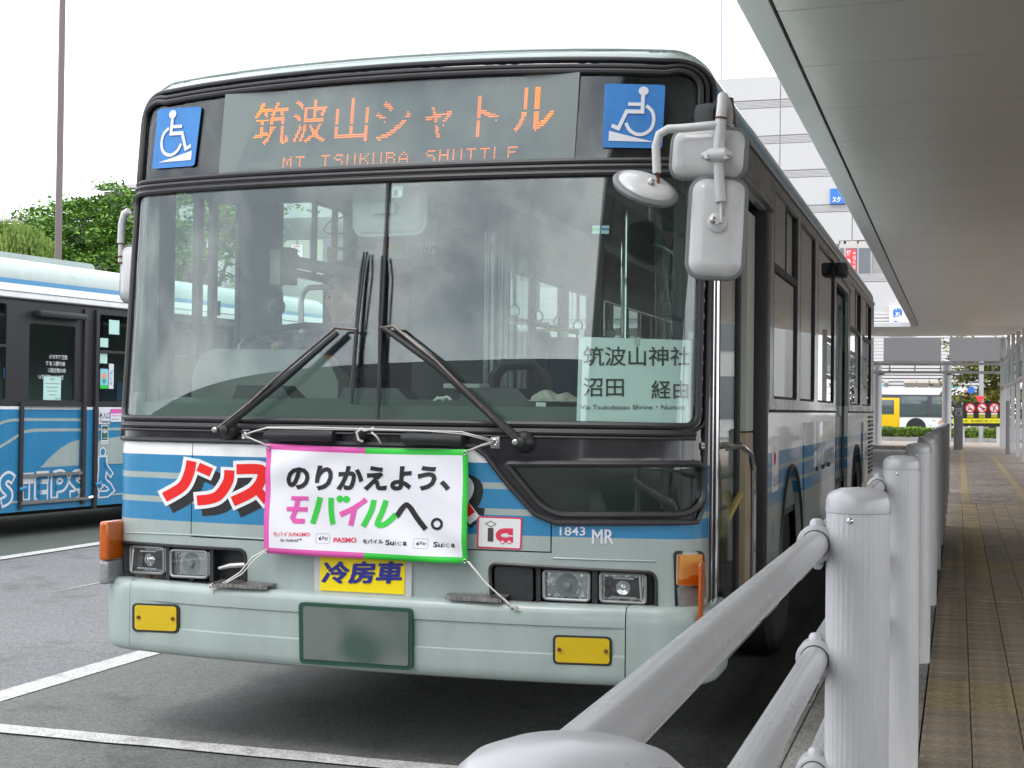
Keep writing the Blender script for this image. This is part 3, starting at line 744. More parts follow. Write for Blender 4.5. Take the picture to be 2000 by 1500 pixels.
def bump_part(name, i0, i1, gap0, gap1):
    V = []; F = []
    m = len(BP); k = i1-i0+1
    for c in cols:
        row = [p.copy() for p in c[i0:i1+1]]
        if gap0: row[0] = row[0].lerp(row[1], .03)
        if gap1: row[-1] = row[-1].lerp(row[-2], .03)
        V += row
    for j in range(m-1):
        for i in range(k-1): F.append((j*k+i,(j+1)*k+i,(j+1)*k+i+1,j*k+i+1))
    for e in (0,k-1):   # end faces turning inwards
        n = len(V); V += [V[j*k+e]+Vector((0,.05,0)) for j in range(m)]
        F += [(j*k+e, n+j, n+j+1, (j+1)*k+e) for j in range(m-1)]
    return obj(name, V, F, M_PALE, bus, 50)
bump_part('bumper_end', 0, 12, 0, 1); bump_part('bumper', 12, 42, 1, 1); bump_part('bumper_end', 42, len(cols[0])-1, 1, 0)
V = [p+Vector((0,.03,z)) for z in (.38,.64) for p in bplan(-.02)]; k = len(V)//2
obj('bumper_backing', V, [(i,i+1,k+i+1,k+i) for i in range(k-1)], M_DARK, bus)
OB = .066
M_YG = glass('yellow_lens_glass', (.985,.90,.36), .05); M_AG = glass('amber_lens_glass', (.93,.66,.34), .05)
M_LREF = mat('lens_backing', (.92,.92,.90), .25, .25, bump=.22, bscale=16)
def bquad(P, off): return [fpt(*hit(u,v,off), off) for u,v in P]
# ---- lamps
M_REFL = mat('lamp_reflector', (.66,.67,.68), .16, 1, bump=.7, bscale=34, stretch=(1.6,1,.5))
M_FRAME = mat('lamp_frame_grey', (.30,.31,.31), .35, .4)
def px_rr(x0,y0,x1,y1,r=6,sl=.05):
    P = [(x0,y0),(x1,y0+(x1-x0)*sl),(x1,y1+(x1-x0)*sl),(x0,y1)]; return roundpoly(P, r, 4)
def tray(P2, depth, name):
    b = MB(); A = [fpt(x,z,-.001) for x,z in P2]; C = [fpt(x,z,-depth) for x,z in inset(P2,.012)]; k = len(A)
    b.add(A+C, [(i,(i+1)%k,(i+1)%k+k,i+k) for i in range(k)]+[tuple(range(k,2*k))]); t = b.build(name, M_DKPL, bus, 40)
    r = MB(); r.tube([fpt(x,z,.001) for x,z in densify(P2,.03)], .007, 6, closed=True); obj('bezel_rim', r.V, r.F, M_RUB, t); return t
def headlight(x0,y0,x1,y1,kind):
    P = px_rr(x0,y0,x1,y1,7); b = MB(); A = H(P,-.012)
    b.prism([fpt(x,z,-.030) for x,z in A],[fpt(x,z,-.05) for x,z in A]); h = b.build('headlight', M_REFL, bus)
    b = MB(); b.tube([fpt(x,z,-.012) for x,z in densify(A,.03)], .006, 6, closed=True); b.build('headlight_frame', M_FRAME, h)
    b = MB(); G = inset(A,.003); b.prism([fpt(x,z,-.010) for x,z in G],[fpt(x,z,-.014) for x,z in G]); b.build('headlight_lens', M_LGLASS, h)
    cx = sum(p[0] for p in A)/len(A); cz = sum(p[1] for p in A)/len(A); c = fpt(cx,cz,-.05); n = -fnor(cx,cz)
    w_ = (max(p[0] for p in A)-min(p[0] for p in A))
    if kind:
        b = MB(); b.lathe(c-n*.0, -n, [(.030,.02),(.027,.024),(.010,.022),(.009,.034),(.002,.036)],16); b.build('bulb', M_CHROME, h)
        b = MB(); 
        for dz,ww in ((.036,.040),(-.036,.052)): b.add([c-n*.03+Vector((sx*ww,0,dz+sz*.003)) for sx,sz in ((-1,-1),(1,-1),(1,1),(-1,1))],[(0,1,2,3)])
        for s in (-1,1): b.add([c-n*.0305+Vector((s*w_*.40,0,-.045)),c-n*.0305+Vector((s*w_*.44,0,-.045)),c-n*.0305+Vector((s*w_*.40,0,.045)),c-n*.0305+Vector((s*w_*.36,0,.045))],[(0,1,2,3)])
        b.build('reflector_edge', M_CHROME, h)
        b = MB(); A2 = inset(A,.014); b.prism([fpt(x,z,-.028) for x,z in A2],[fpt(x,z,-.031) for x,z in A2]); b.build('reflector_bowl', mat('dark_reflector',(.05,.05,.055),.15,.6,bump=.4,bscale=30), h)
    else:
        b = MB(); b.lathe(c-n*.0,-n,[(.05,.012),(.044,.020),(.018,.021),(.015,.032),(.004,.034)],18); b.build('bulb', M_CLEAR, h)
tl = tray(hb_l, .055, 'headlight_bezel'); tr = tray(hb_r, .055, 'headlight_bezel')
headlight(254,1067,319,1117,1); headlight(333,1074,404,1125,0); headlight(1063,1115,1151,1169,0); headlight(1174,1119,1262,1174,1)
# screws under lamps, partition ribs, hook cover, towing eye
for u,v in ((285,1125),(370,1132),(1103,1176),(1214,1180)):
    x,z = hit(u,v,-.02); MB().lathe(fpt(x,z,-.045),(0,-1,0),[(.012,0),(.012,.02),(.005,.024)],8).build('adjusting_screw', M_RUST if u in (285,) else M_DKPL, bus)
for P in ([(323,1068),(330,1068),(330,1134),(323,1133)],[(409,1072),(416,1073),(416,1140),(409,1139)],[(1048,1106),(1056,1106),(1056,1182),(1048,1181)],[(1157,1112),(1168,1113),(1168,1188),(1157,1187)]):
    fslab('bezel_rib', P, -.05, -.012, M_DKPL, bus)
fslab('tow_eye_cover', px_rr(966,1106,1041,1172,8,.04), -.045, -.010, M_DKPL, bus); fslab('cover_clip', [(1027,1141),(1041,1135),(1041,1150)], -.011, -.004, M_RUB, bus)
p0 = fpt(*hit(478,1103,-.03),-.03); p1 = fpt(*hit(428,1110,-.01),-.01)
MB().tube([p0,p0.lerp(p1,.5)+Vector((0,-.012,.006)),p1],[.014,.012,.008],8).build('towing_hook', M_STEEL, bus)
# moulded step above the lamps
for L_ in ([(237,1044),(232,1100),(236,1126)],[(247,1040),(380,1045),(520,1053)],[(1080,1090),(1190,1094),(1280,1096)]):
    b = MB(); b.tube([fpt(*hit(u,v,.0),.0) for u,v in densify(L_,12,False)], .004, 6); b.build('panel_crease', M_PALE, bus)
# turn signals wrapped on the corners
def turn(P_up, P_lo, o):
    h = fslab('turn_signal', P_up, -.01, o-.008, M_LREF, bus, dens=.03); fslab('amber_lens', P_up, o-.0075, o, M_AG, h, dens=.03); fslab('position_lamp', P_lo, -.01, o, M_CLEAR, h, dens=.03); return h
box_r = roundpoly([(1314,1076),(1372,1076),(1372,1194),(1318,1194)], 10)
fslab('turn_signal_housing', box_r, -.02, .006, M_DKPL, bus, dens=.04)
turn(roundpoly([(1320,1083),(1366,1082),(1366,1144),(1319,1143)],5), roundpoly([(1319,1147),(1366,1148),(1366,1190),(1322,1189)],5), .022)
b = box('turn_signal_side_lens', W-.01,W+.005, .09,.20,.60,.83, M_AMBER, bus, .012)
def corner_lamp():
    h = box('turn_signal', -W+.004,-W+.05,.03,.17,.735,.90, M_AMBER, bus, .016, 3)
    box('position_lamp', -W+.006,-W+.05,.032,.168,.635,.733, M_CLEAR, h, .014, 3)
corner_lamp()
# fog lamps in the bumper
def fog(x0,y0,x1,y1,sl):
    P = px_rr(x0,y0,x1,y1,7,sl); h = fslab('fog_lamp_surround', px_rr(x0-5,y0-4,x1+5,y1+4,10,sl), .025, OB+.001, M_DKPL, bus); f = fslab('fog_lamp', P, .03, OB+.003, M_LREF, bus, 60); fslab('fog_lamp_lens', P, OB+.0035, OB+.008, M_YG, f, 60)
    for uu in (x0+7, x1-7):
        c = fpt(*hit(uu,(y0+y1)/2+(uu-x0)*sl,OB+.008),OB+.008); o = MB().lathe(c,(0,-1,0),[(.008,-.002),(.008,.002),(.004,.003)],8).build('lens_screw', M_RUST, f)
fog(269,1182,348,1230,.04); fog(1081,1244,1184,1293,.035)
# step pads of tread plate on the bumper top
M_TREAD = mat('worn_tread_plate', (.36,.34,.32), .38, .8, var=.4, vscale=25)
def tread(u0,u1,v,ang):
    xa,_ = hit(u0,v,.03); xb,_ = hit(u1,v,.03); b = MB(); n = 12
    ya = min(bow(xa),bow(xb))-.062; yb = ya+.085
    b.add([(xa+.02,ya,.6775),(xb-.02,ya,.6775),(xb,ya+.02,.6775),(xb,yb,.684),(xa,yb,.684),(xa,ya+.02,.6775),(xa+.02,ya,.662),(xb-.02,ya,.662)],[(0,1,2,3,4,5),(6,7,1,0)])
    t = b.build('bumper_step', M_TREAD, bus, 0)
    b = MB()
    for i in range(n):
        for j in range(3):
            cx = xa+(xb-xa)*(i+.5)/n; cy = ya+.014+.026*j; s = 1 if (i+j)%2 else -1
            b.add([(cx-.009,cy-s*.006,.681+.002*j),(cx,cy-.004,.685+.002*j),(cx+.009,cy+s*.006,.681+.002*j),(cx,cy+.004,.685+.002*j)],[(0,1,2,3)])
        b.box(xa+(xb-xa)*(i+.2)/n, xa+(xb-xa)*(i+.6)/n, ya-.003, ya, .664,.676)
    b.build('tread_ridges', M_TREAD, t, 0)
tread(424,533,1163,0); tread(872,990,1190,0)
# licence plate with frame (face blurred in the photo, so no number)
PL = [(588,1180),(800,1193),(800,1306),(589,1292)]
fr = fslab('licence_plate_frame', roundpoly([(584,1176),(803,1189),(804,1309),(586,1296)],10), OB-.01, OB+.02, M_PLATE, bus)
fslab('licence_plate', roundpoly([(593,1184),(797,1196),(796,1301),(594,1287)],5), OB+.018, OB+.024, M_PLATEF, bus)
# air conditioned sign
fr = fslab('sign_frame', [(614,1085),(804,1096),(803,1174),(614,1166)], -.004, .012, mat('dull_white_frame',(.50,.50,.50),.5), bus)
fslab('sign_panel', [(626,1086),(791,1096),(789,1161),(625,1153)], .010, .016, M_YEL, bus)
P = Print(pxsurf(.0165)); 
P.text('冷房車',627,1140,785,1097,M_NAVY,.001,.018,.12); P.text('冷房車',629.5,1140,787.5,1097,M_NAVY,.0014,.016,.12); P.text('冷房車',628,1138.5,786,1096,M_NAVY,.0018,.016,.12)
tag(P.build('sign_lettering', bus)[0], label='dark blue lettering 冷房車 on yellow')
# small hardware under the windscreen: grab handles, eyelets, washer nozzle
def pxp(u,v,off): return fpt(*hit(u,v,off),off)
for (u0,v0,u1,v1) in ((520,852,652,853),(785,858,902,862)):
    b = MB(); A = pxp(u0,v0,.05); C = pxp(u1,v1,.05); b.tube([A,A.lerp(C,.1),A.lerp(C,.9),C],[.020,.024,.024,.020],8); g = b.build('front_grab_handle', M_DKPL, bus, 50)
    for q in (A.lerp(C,.12),A.lerp(C,.88)): box('handle_foot', q.x-.025,q.x+.025,q.y,q.y+.06,q.z-.028,q.z+.018, M_DKPL, g, .006)
for u,v in ((480,850),(967,864)):
    c = pxp(u,v,.006); e = box('eyelet_plate', c.x-.018,c.x+.018,c.y-.003,c.y+.004,c.z-.024,c.z+.022, M_STEEL, bus, .002)
    MB().tube([c+Vector((.010*math.cos(R(a)),-.012,.012*math.sin(R(a)))) for a in range(0,360,36)], .003, 6, closed=True).build('eyelet_ring', M_CHROME, e)
c = pxp(706,852,.01); MB().lathe(c,(0,-1,0),[(.028,-.01),(.026,.03),(.018,.05),(.013,.06),(.010,.055)],16).build('washer_filler', M_DKPL, bus)
for u,v in ((1371,868),(1371,874)): MB().lathe(pxp(u,v,.003),(0,-1,0),[(.009,0),(.009,.008),(.004,.012)],12).build('lock', M_STEEL, bus)

# ---------------------------------------------------------------- wipers
def wiper(pts_arm, pts_link, blade, piv, tip):
    b = MB(); b.tube([pxp(u,v,o) for u,v,o in pts_arm],[.017,.016,.015,.011][:len(pts_arm)] if len(pts_arm)==4 else .012, 8); a = b.build('wiper', M_DKPL, bus, 50)
    b = MB(); b.tube([pxp(u,v,o) for u,v,o in pts_link], .006, 6); b.build('wiper_link', mat('worn_wiper_metal',(.16,.13,.12),.35,.7,var=.3,vscale=40), a)
    b = MB(); b.tube([pxp(u,v,.022) for u,v in blade], [.004]+[.0085]*(len(blade)-2)+[.004], 6); b.build('wiper_blade', M_RUB, a)
    b = MB(); Q = [pxp(u,v,.034) for u,v in blade]; b.tube([Q[0]+Vector((.008,.012,0)),Q[1]+Vector((.012,-.004,0)),Q[len(Q)//2],Q[-2]+Vector((.008,-.004,0)),Q[-1]+Vector((0,.012,0))], .0045, 6); b.build('blade_carrier', M_DKPL, a)
    c = pxp(*piv,.02); b = MB(); b.lathe(c,(0,-1,0),[(.044,-.03),(.042,.0),(.032,.018),(.020,.03),(.018,.045),(.008,.05)],20); b.build('wiper_pivot', M_DKPL, a)
    b = MB(); b.lathe(pxp(*tip,.055),(0,-1,0),[(.012,-.015),(.012,.010),(.006,.014)],10); b.build('wiper_pin', M_STEEL, a)
wiper([(447,832,.05),(490,797,.06),(560,740,.06),(660,652,.05)],[(424,842,.06),(490,790,.075),(545,738,.075),(655,643,.06),(697,646,.045)],[(711,493),(706,530),(699,610),(693,690),(688,755),(685,790)],(447,840),(423,842))
wiper([(1010,860,.05),(960,815,.06),(850,715,.06),(748,642,.05)],[(1005,863,.06),(930,790,.08),(850,708,.08),(768,640,.06),(743,642,.045)],[(746,500),(746,540),(743,620),(742,700),(740,770),(739,795)],(1022,864),(1005,866))

# ---------------------------------------------------------------- mirrors
def mirror(parent, c, rt, up, w_, h_, r, name='mirror_head'):
    rt = rt.normalized(); up = (up-rt*up.dot(rt)).normalized(); n = rt.cross(up); n = n if n.dot(CAM-c) > 0 else -n
    rings = [(0,-.022),(0,.0),(.014,.016),(.045,.026)]; b = MB(); V = []; k = None
    for ins,d in rings:
        P = rrect(w_-2*ins,h_-2*ins,max(.012,r-ins),5); k = len(P); V += [c+rt*x+up*y+n*d for x,y in P]
    F = [(i*k+j,i*k+(j+1)%k,(i+1)*k+(j+1)%k,(i+1)*k+j) for i in range(len(rings)-1) for j in range(k)]
    F += [tuple(range((len(rings)-1)*k,len(rings)*k))]
    b.add(V,F); h = b.build(name, M_MIRW, parent, 80)
    b = MB(); P = rrect(w_,h_,r,5); b.tube([c+rt*x+up*y-n*.008 for x,y in P], .011, 8, closed=True); b.build('mirror_rim', M_MIRR, h)
    b = MB(); P = rrect(w_-.01,h_-.01,r,5); b.prism([c+rt*x+up*y-n*.016 for x,y in P],[c+rt*x+up*y-n*.020 for x,y in P]); b.build('mirror_glass', M_CHROME, h)
    return h, n
ma = MB(); YM = -.30
def mp_(u,v,y=YM): return ony(u,v,y)
arm = MB().tube([mp_(1425,262,.16),mp_(1420,205,.05),mp_(1412,190,-.24),mp_(1408,235),mp_(1403,300)], .0195, 12).build('mirror_arm', M_MIRW, bus, 60)
MB().tube([mp_(1402,312),mp_(1408,394)], [.017,.019], 12).build('arm_sleeve', M_MIRW, arm, 60)
MB().tube([mp_(1408,392),mp_(1409,436,YM-.02)], .006, 8).build('arm_rod', M_MIRW, arm, 60)
MB().tube([mp_(1408.7,229),mp_(1408.3,233)], .0203, 12).build('rust_band', M_RUST, arm)
MB().tube([mp_(1402,244),mp_(1340,250),mp_(1305,252),mp_(1288,262),mp_(1281,285),mp_(1283,338)], .0155, 12).build('mirror_branch_arm', M_MIRW, arm, 60)
MB().lathe(mp_(1402,303,YM-.01),(1,0,0),[(.010,-.055),(.014,-.045),(.024,-.028),(.026,.028),(.014,.04),(.010,.05)],14).build('arm_clamp', M_MIRW, arm)
for du in (-20,18): MB().lathe(mp_(1402+du,309,YM-.02),(0,-1,0),[(.010,-.01),(.010,.012),(.005,.016)],8).build('clamp_bolt', M_STEEL, arm)
box('mirror_bracket', W-.05,W+.10,.10,.24,2.33,2.56, M_DKPL, bus, .035)
MB().tube([mp_(1392,262,.12),mp_(1394,215,.1),mp_(1408,190,.08),mp_(1425,195,.08),mp_(1430,240,.12)], .016, 8).build('mirror_bracket_gaiter', M_RUB, bus)
c = mp_(1383,301,YM+.06); mirror(arm, c, mp_(1453,302,YM+.05)-mp_(1313,300,YM+.07), mp_(1384,255,YM+.06)-mp_(1382,347,YM+.06), .262,.172,.045)
c = mp_(1400,445,YM+.02); h,n = mirror(arm, c, mp_(1450,447,YM+.03)-mp_(1350,443,YM), mp_(1404,355,YM+.03)-mp_(1396,535,YM+.0), .187,.348,.05)
MB().lathe(c+n*.02+Vector((.0,0,.012)),n,[(.034,0),(.034,.012),(.022,.018),(.010,.020),(.010,.03)],18).build('mirror_mount', M_MIRW, h)
MB().lathe(c+n*.03+Vector((-.012,-.01,.018)),n,[(.012,0),(.012,.012),(.005,.016)],10).build('mount_bolt', M_STEEL, h)
# round look-down mirror
c = mp_(1262,365,YM); n = Vector((.42,-.45,.82)).normalized()
MB().lathe(c,n,[(.108,-.020),(.118,-.016),(.122,-.004),(.116,.004),(.108,.006)],40).build('round_mirror_rim', M_MIRR, arm, 40)
rm = MB().lathe(c,n,[(.104,.002),(.102,.010),(.080,.020),(.04,.027),(.0,.029)],40).build('round_mirror', M_MIRW, arm, 60)
MB().tube([mp_(1283,338),mp_(1286,352),mp_(1283,366),mp_(1272,368)], .006, 6).build('mirror_stalk', M_RUST, rm)
MB().lathe(mp_(1272,356,YM-.03),(0,-1,0),[(.013,0),(.012,.012),(.006,.016)],10).build('stalk_bolt', M_STEEL, rm)
# mirror on the far side, seen edge on
arm2 = MB().tube([ony(252,412,.45),ony(243,418,.45),ony(238,436,.45),ony(236,475,.45)], .017, 10).build('mirror_arm', M_MIRW, bus, 60)
MB().tube([ony(236,475,.45),ony(235,515,.45)], .011, 8).build('arm_sleeve', M_MIRW, arm2, 60)
for v in (474,500,512): MB().tube([ony(236,v,.45),ony(236,v+3,.45)], .015, 8).build('rust_band', M_RUST, arm2)
c = ony(262,534,.45); mirror(arm2, c, Vector((1,-.25,0)), Vector((0,0,1)), .17,.25,.04)

# ---------------------------------------------------------------- interior of the bus
M_INT = mat('interior_grey', (.10,.11,.105), .6, var=.08); M_DASH = mat('dashboard_green_grey', (.07,.095,.08), .6, var=.15, vscale=4)
M_HUMP = mat('instrument_hood_grey', (.24,.25,.235), .55)
b = MB(); n = 24; V = []
for (dy,z) in ((.05,1.35),(.06,1.405),(.30,1.43),(.34,1.40),(.42,1.20),(.42,.85)):
    for i in range(n+1):
        x = -(W-.10)+ (2*W-.22)*i/n; V.append((x, bow(x)+dy+.03, z))
b.add(V,[(j*(n+1)+i,j*(n+1)+i+1,(j+1)*(n+1)+i+1,(j+1)*(n+1)+i) for j in range(5) for i in range(n)]); b.build('dashboard', M_DASH, bus)
box('front_inner_panel', -W+.12,.28,.13,.16,.66,1.34, M_INT, bus)
# instrument hood before the driver
b = MB(); A = [ony(375,735,.62),ony(392,692,.62),ony(415,681,.62),ony(600,683,.62),ony(640,700,.62),ony(660,745,.62)]
A = [A[0]*1]+A[1:]; base = [Vector((p.x,p.y,1.36)) for p in (A[-1],A[0])]; P = A+base
b.prism(P,[p+Vector((0,.22,-.06 if p.z > 1.4 else 0)) for p in P]); b.build('instrument_hood', M_HUMP, bus)
for (u0,u1,v0) in ((448,560,752),(655,790,757),(890,1025,757)):
    a = ony(u0,v0,.34); c = ony(u1,v0,.34); b = MB(); b.prism([Vector((a.x,.34,1.40)),Vector((a.x+.03,.36,a.z)),Vector((c.x-.04,.36,a.z)),Vector((c.x+.05,.34,1.40))],[Vector((a.x,.50,1.40)),Vector((a.x+.03,.50,a.z)),Vector((c.x-.04,.50,a.z)),Vector((c.x+.05,.50,1.40))]); b.build('dashboard_box', M_DKPL, bus)
# steering wheel
c = ony(566,668,.92); t = Vector((0,-.42,1)).normalized(); ax = Vector((1,0,0)); ay = t.cross(ax)
MB().tube([c+(ax*math.cos(R(a))+ay*math.sin(R(a)))*.235 for a in range(0,360,12)], .016, 8, closed=True).build('steering_wheel', M_DKPL, bus)
b = MB(); b.tube([c-t*.05,c-t*.5+Vector((0,-.1,0))], .03, 8); b.lathe(c-t*.05,t,[(.07,0),(.06,.03)],14)
for a in (20,160,270): b.tube([c-t*.04,c+(ax*math.cos(R(a))+ay*math.sin(R(a)))*.23], .012, 6)
b.build('steering_column', M_DKPL, bus)
M_SEAT = mat('seat_fabric_blue', (.035,.07,.14), .9, var=.3, vscale=30)
def seat(x, y, z=.84, w_=.42, m=M_SEAT, hb=.72):
    s_ = box('seat', x-w_/2,x+w_/2,y-.02,y+.42,z+.36,z+.46, m, bus, .03); box('seat_back', x-w_/2,x+w_/2,y+.36,y+.46,z+.42,z+.42+hb, m, s_, .04)
    box('seat_pedestal', x-.12,x+.12,y+.08,y+.34,z,z+.37, M_INT, s_)
    MB().tube([(x-w_/2+.02,y+.40,z+.9),(x-w_/2+.02,y+.41,z+.48+hb),(x+w_/2-.02,y+.41,z+.48+hb),(x+w_/2-.02,y+.40,z+.9)], .013, 6).build('seat_handle', mat('yellow_handle',(.55,.40,.05),.5), s_)
seat(-.70,1.12,.98,.48,mat('driver_seat_dark',(.03,.032,.035),.85,var=.2,vscale=20),.75)
for y in (3.0,3.85,4.7,5.55,8.0,8.8,9.6,10.4):
    seat(-.95,y)
    if not 5.7 < y < 7.6: seat(.95,y+.2)
# the partition behind the driver with notices, pillars, poles, straps, rails
box('driver_partition', -1.12,-.30,2.52,2.55,.98,2.46, mat('partition_grey',(.10,.11,.11),.6), bus)
pq = quad([ony(700,430,2.50),ony(855,430,2.50),ony(850,520,2.50),ony(695,520,2.50)])
P = Print(pq); P.poly([(0,0),(1,0),(1,1),(0,1)],mat('dull_poster',(.20,.18,.18),.7),0); a = P.build('calendar_poster', bus)[0]
P = Print(pq); P.text('2022',.80,.28,.99,.52,M_STWHITE,.003,.03); P.build('poster_print', a)
box('overhead_locker', -W+.08,.35,.45,.95,2.36,2.50, M_INT, bus, .02); box('fan_box', ony(880,340,.9).x,ony(975,340,.9).x,.80,.95,2.20,2.36, M_DKPL, bus, .01)
for (u,y,r) in ((975,2.6,.05),(865,2.55,.03),(1218,2.2,.016),(1040,4.4,.03)):
    p = ony(u,600,y); MB().tube([(p.x,y,.84),(p.x,y,2.46)], r, 10).build('grab_pole', M_CHROME if r < .02 else M_INT, bus)
for s in (-1,1):
    MB().tube([(s*.62,2.3,2.30),(s*.62,10.8,2.30)], .015, 8).build('hand_rail', M_CHROME, bus)
    for k in range(14):
        y = 2.7+.55*k; b = MB(); x = s*.62
        b.box(x-.012,x+.012,y-.003,y+.003,2.08,2.30); b.tube([(x+.036*math.cos(R(a)),y,2.04+.04*math.sin(R(a))) for a in range(0,360,30)], .007, 6, closed=True); b.build('strap_handle', MATS['interior_cream'], bus)
    box('ceiling_lamp_strip', s*.35-.06,s*.35+.06,2.6,10.5,2.62,2.65, mat('lamp_diffuser',(.6,.6,.58),.5), bus)
    box('roof_duct', s*.95-.22,s*.95+.22,2.6,LB-.1,2.48,2.62, M_INT, bus, .03)
# left/right front pillars, consoles
box('front_pillar', -W+.05,-W+.11,.30,.44,1.3,2.5, M_INT, bus, .01); box('front_pillar', W-.16,W-.06,.30,.60,1.3,2.5, M_DKPL, bus, .02)
box('radio_unit', ony(527,500,1.0).x,ony(548,500,1.0).x,1.0,1.06,ony(540,556,1.0).z,ony(540,487,1.0).z, mat('radio_beige',(.42,.39,.30),.6), bus, .006)
box('radio_unit', ony(549,500,1.0).x,ony(566,500,1.0).x,1.0,1.09,ony(540,555,1.0).z,ony(540,483,1.0).z, M_DKPL, bus, .006)
c = ony(541,600,1.0); b = MB(); b.lathe(c,(0,-1,0),[(.03,-.02),(.045,0),(.03,.02)],16); b.tube([ony(548,556,1.0),ony(552,580,1.0),ony(545,640,1.0)], .004, 6); b.build('handset', M_DKPL, bus)
MB().tube([ony(588,650,1.15),ony(588,590,1.15),ony(592,572,1.15),ony(603,562,1.15),ony(650,560,1.15)], .014, 10).build('driver_grab_loop', M_STEEL, bus)
MB().tube([ony(560,508,1.3),ony(720,540,1.3)], .030, 8).build('driver_guard_rail', M_INT, bus)
MB().tube([ony(962,800,1.0),ony(966,735,1.0),ony(985,712,1.0),ony(1045,710,1.0),ony(1068,735,1.0),ony(1074,800,1.0)], .030, 10).build('fare_machine_guard', M_DKPL, bus)
box('fare_machine', ony(895,760,.9).x,ony(1030,760,.9).x,.80,1.05,.84,ony(900,762,.9).z, M_DKPL, bus, .02)
box('paper_pad', ony(885,752,.85).x,ony(955,752,.85).x,.72,.86,ony(885,757,.85).z-.005,ony(885,750,.85).z, mat('paper_white',(.6,.62,.6),.7), bus, .003)
# interior mirror (back of it) hanging behind the glass
c = ony(760,411,.30); h,n = mirror(bus, c, Vector((1,0,.01)), Vector((0,0.0,1)), .315,.198,.05, 'interior_mirror')
for p_ in [h]+list(h.children): 
    if p_.data.materials[0] in (M_MIRW, M_MIRR): p_.data.materials[0] = mat('mirror_back_pale',(.50,.54,.51),.5)
MB().tube([ony(762,345,.30),c+n*.03],.014,8).build('mirror_stem', MATS['mirror_back_pale'], h); box('mirror_clamp', c.x-.06,c.x+.045,c.y-.055,c.y-.03,c.z-.02,c.z+.025, MATS['mirror_back_pale'], h, .004)
MB().tube([ony(700,395,.5),ony(678,420,.5),ony(640,435,.5),ony(632,450,.5),ony(642,456,.5),ony(740,456,.5)], .0035, 6).build('coat_hanger', M_DKPL, bus)
MB().tube([ony(655,385,1.6),ony(652,540,1.6)], .018, 8).build('grab_pole', M_INT, bus)
# plastic curtain sheets catching the light
M_FILM = glass('clear_curtain', (.72,.78,.76), .10, .1, .16)
b = MB(); V = []
for z in (1.50,2.48):
    for i in range(25): V.append((.02+.08*i/24+ .0, 1.25+.5*i/24+.02*math.sin(i*1.9), z))
b.add(V,[(i,i+1,26+i,25+i) for i in range(24)]); b.build('clear_curtain', M_FILM, bus, 180)
b = MB(); V = []
for z in (1.45,2.2):
    for i in range(17): V.append((.98+.10*i/16*(1.2 if z<2 else .25), .62+.03*math.sin(i*1.7), z))
b.add(V,[(i,i+1,18+i,17+i) for i in range(16)]); b.build('clear_curtain', M_FILM, bus, 180)

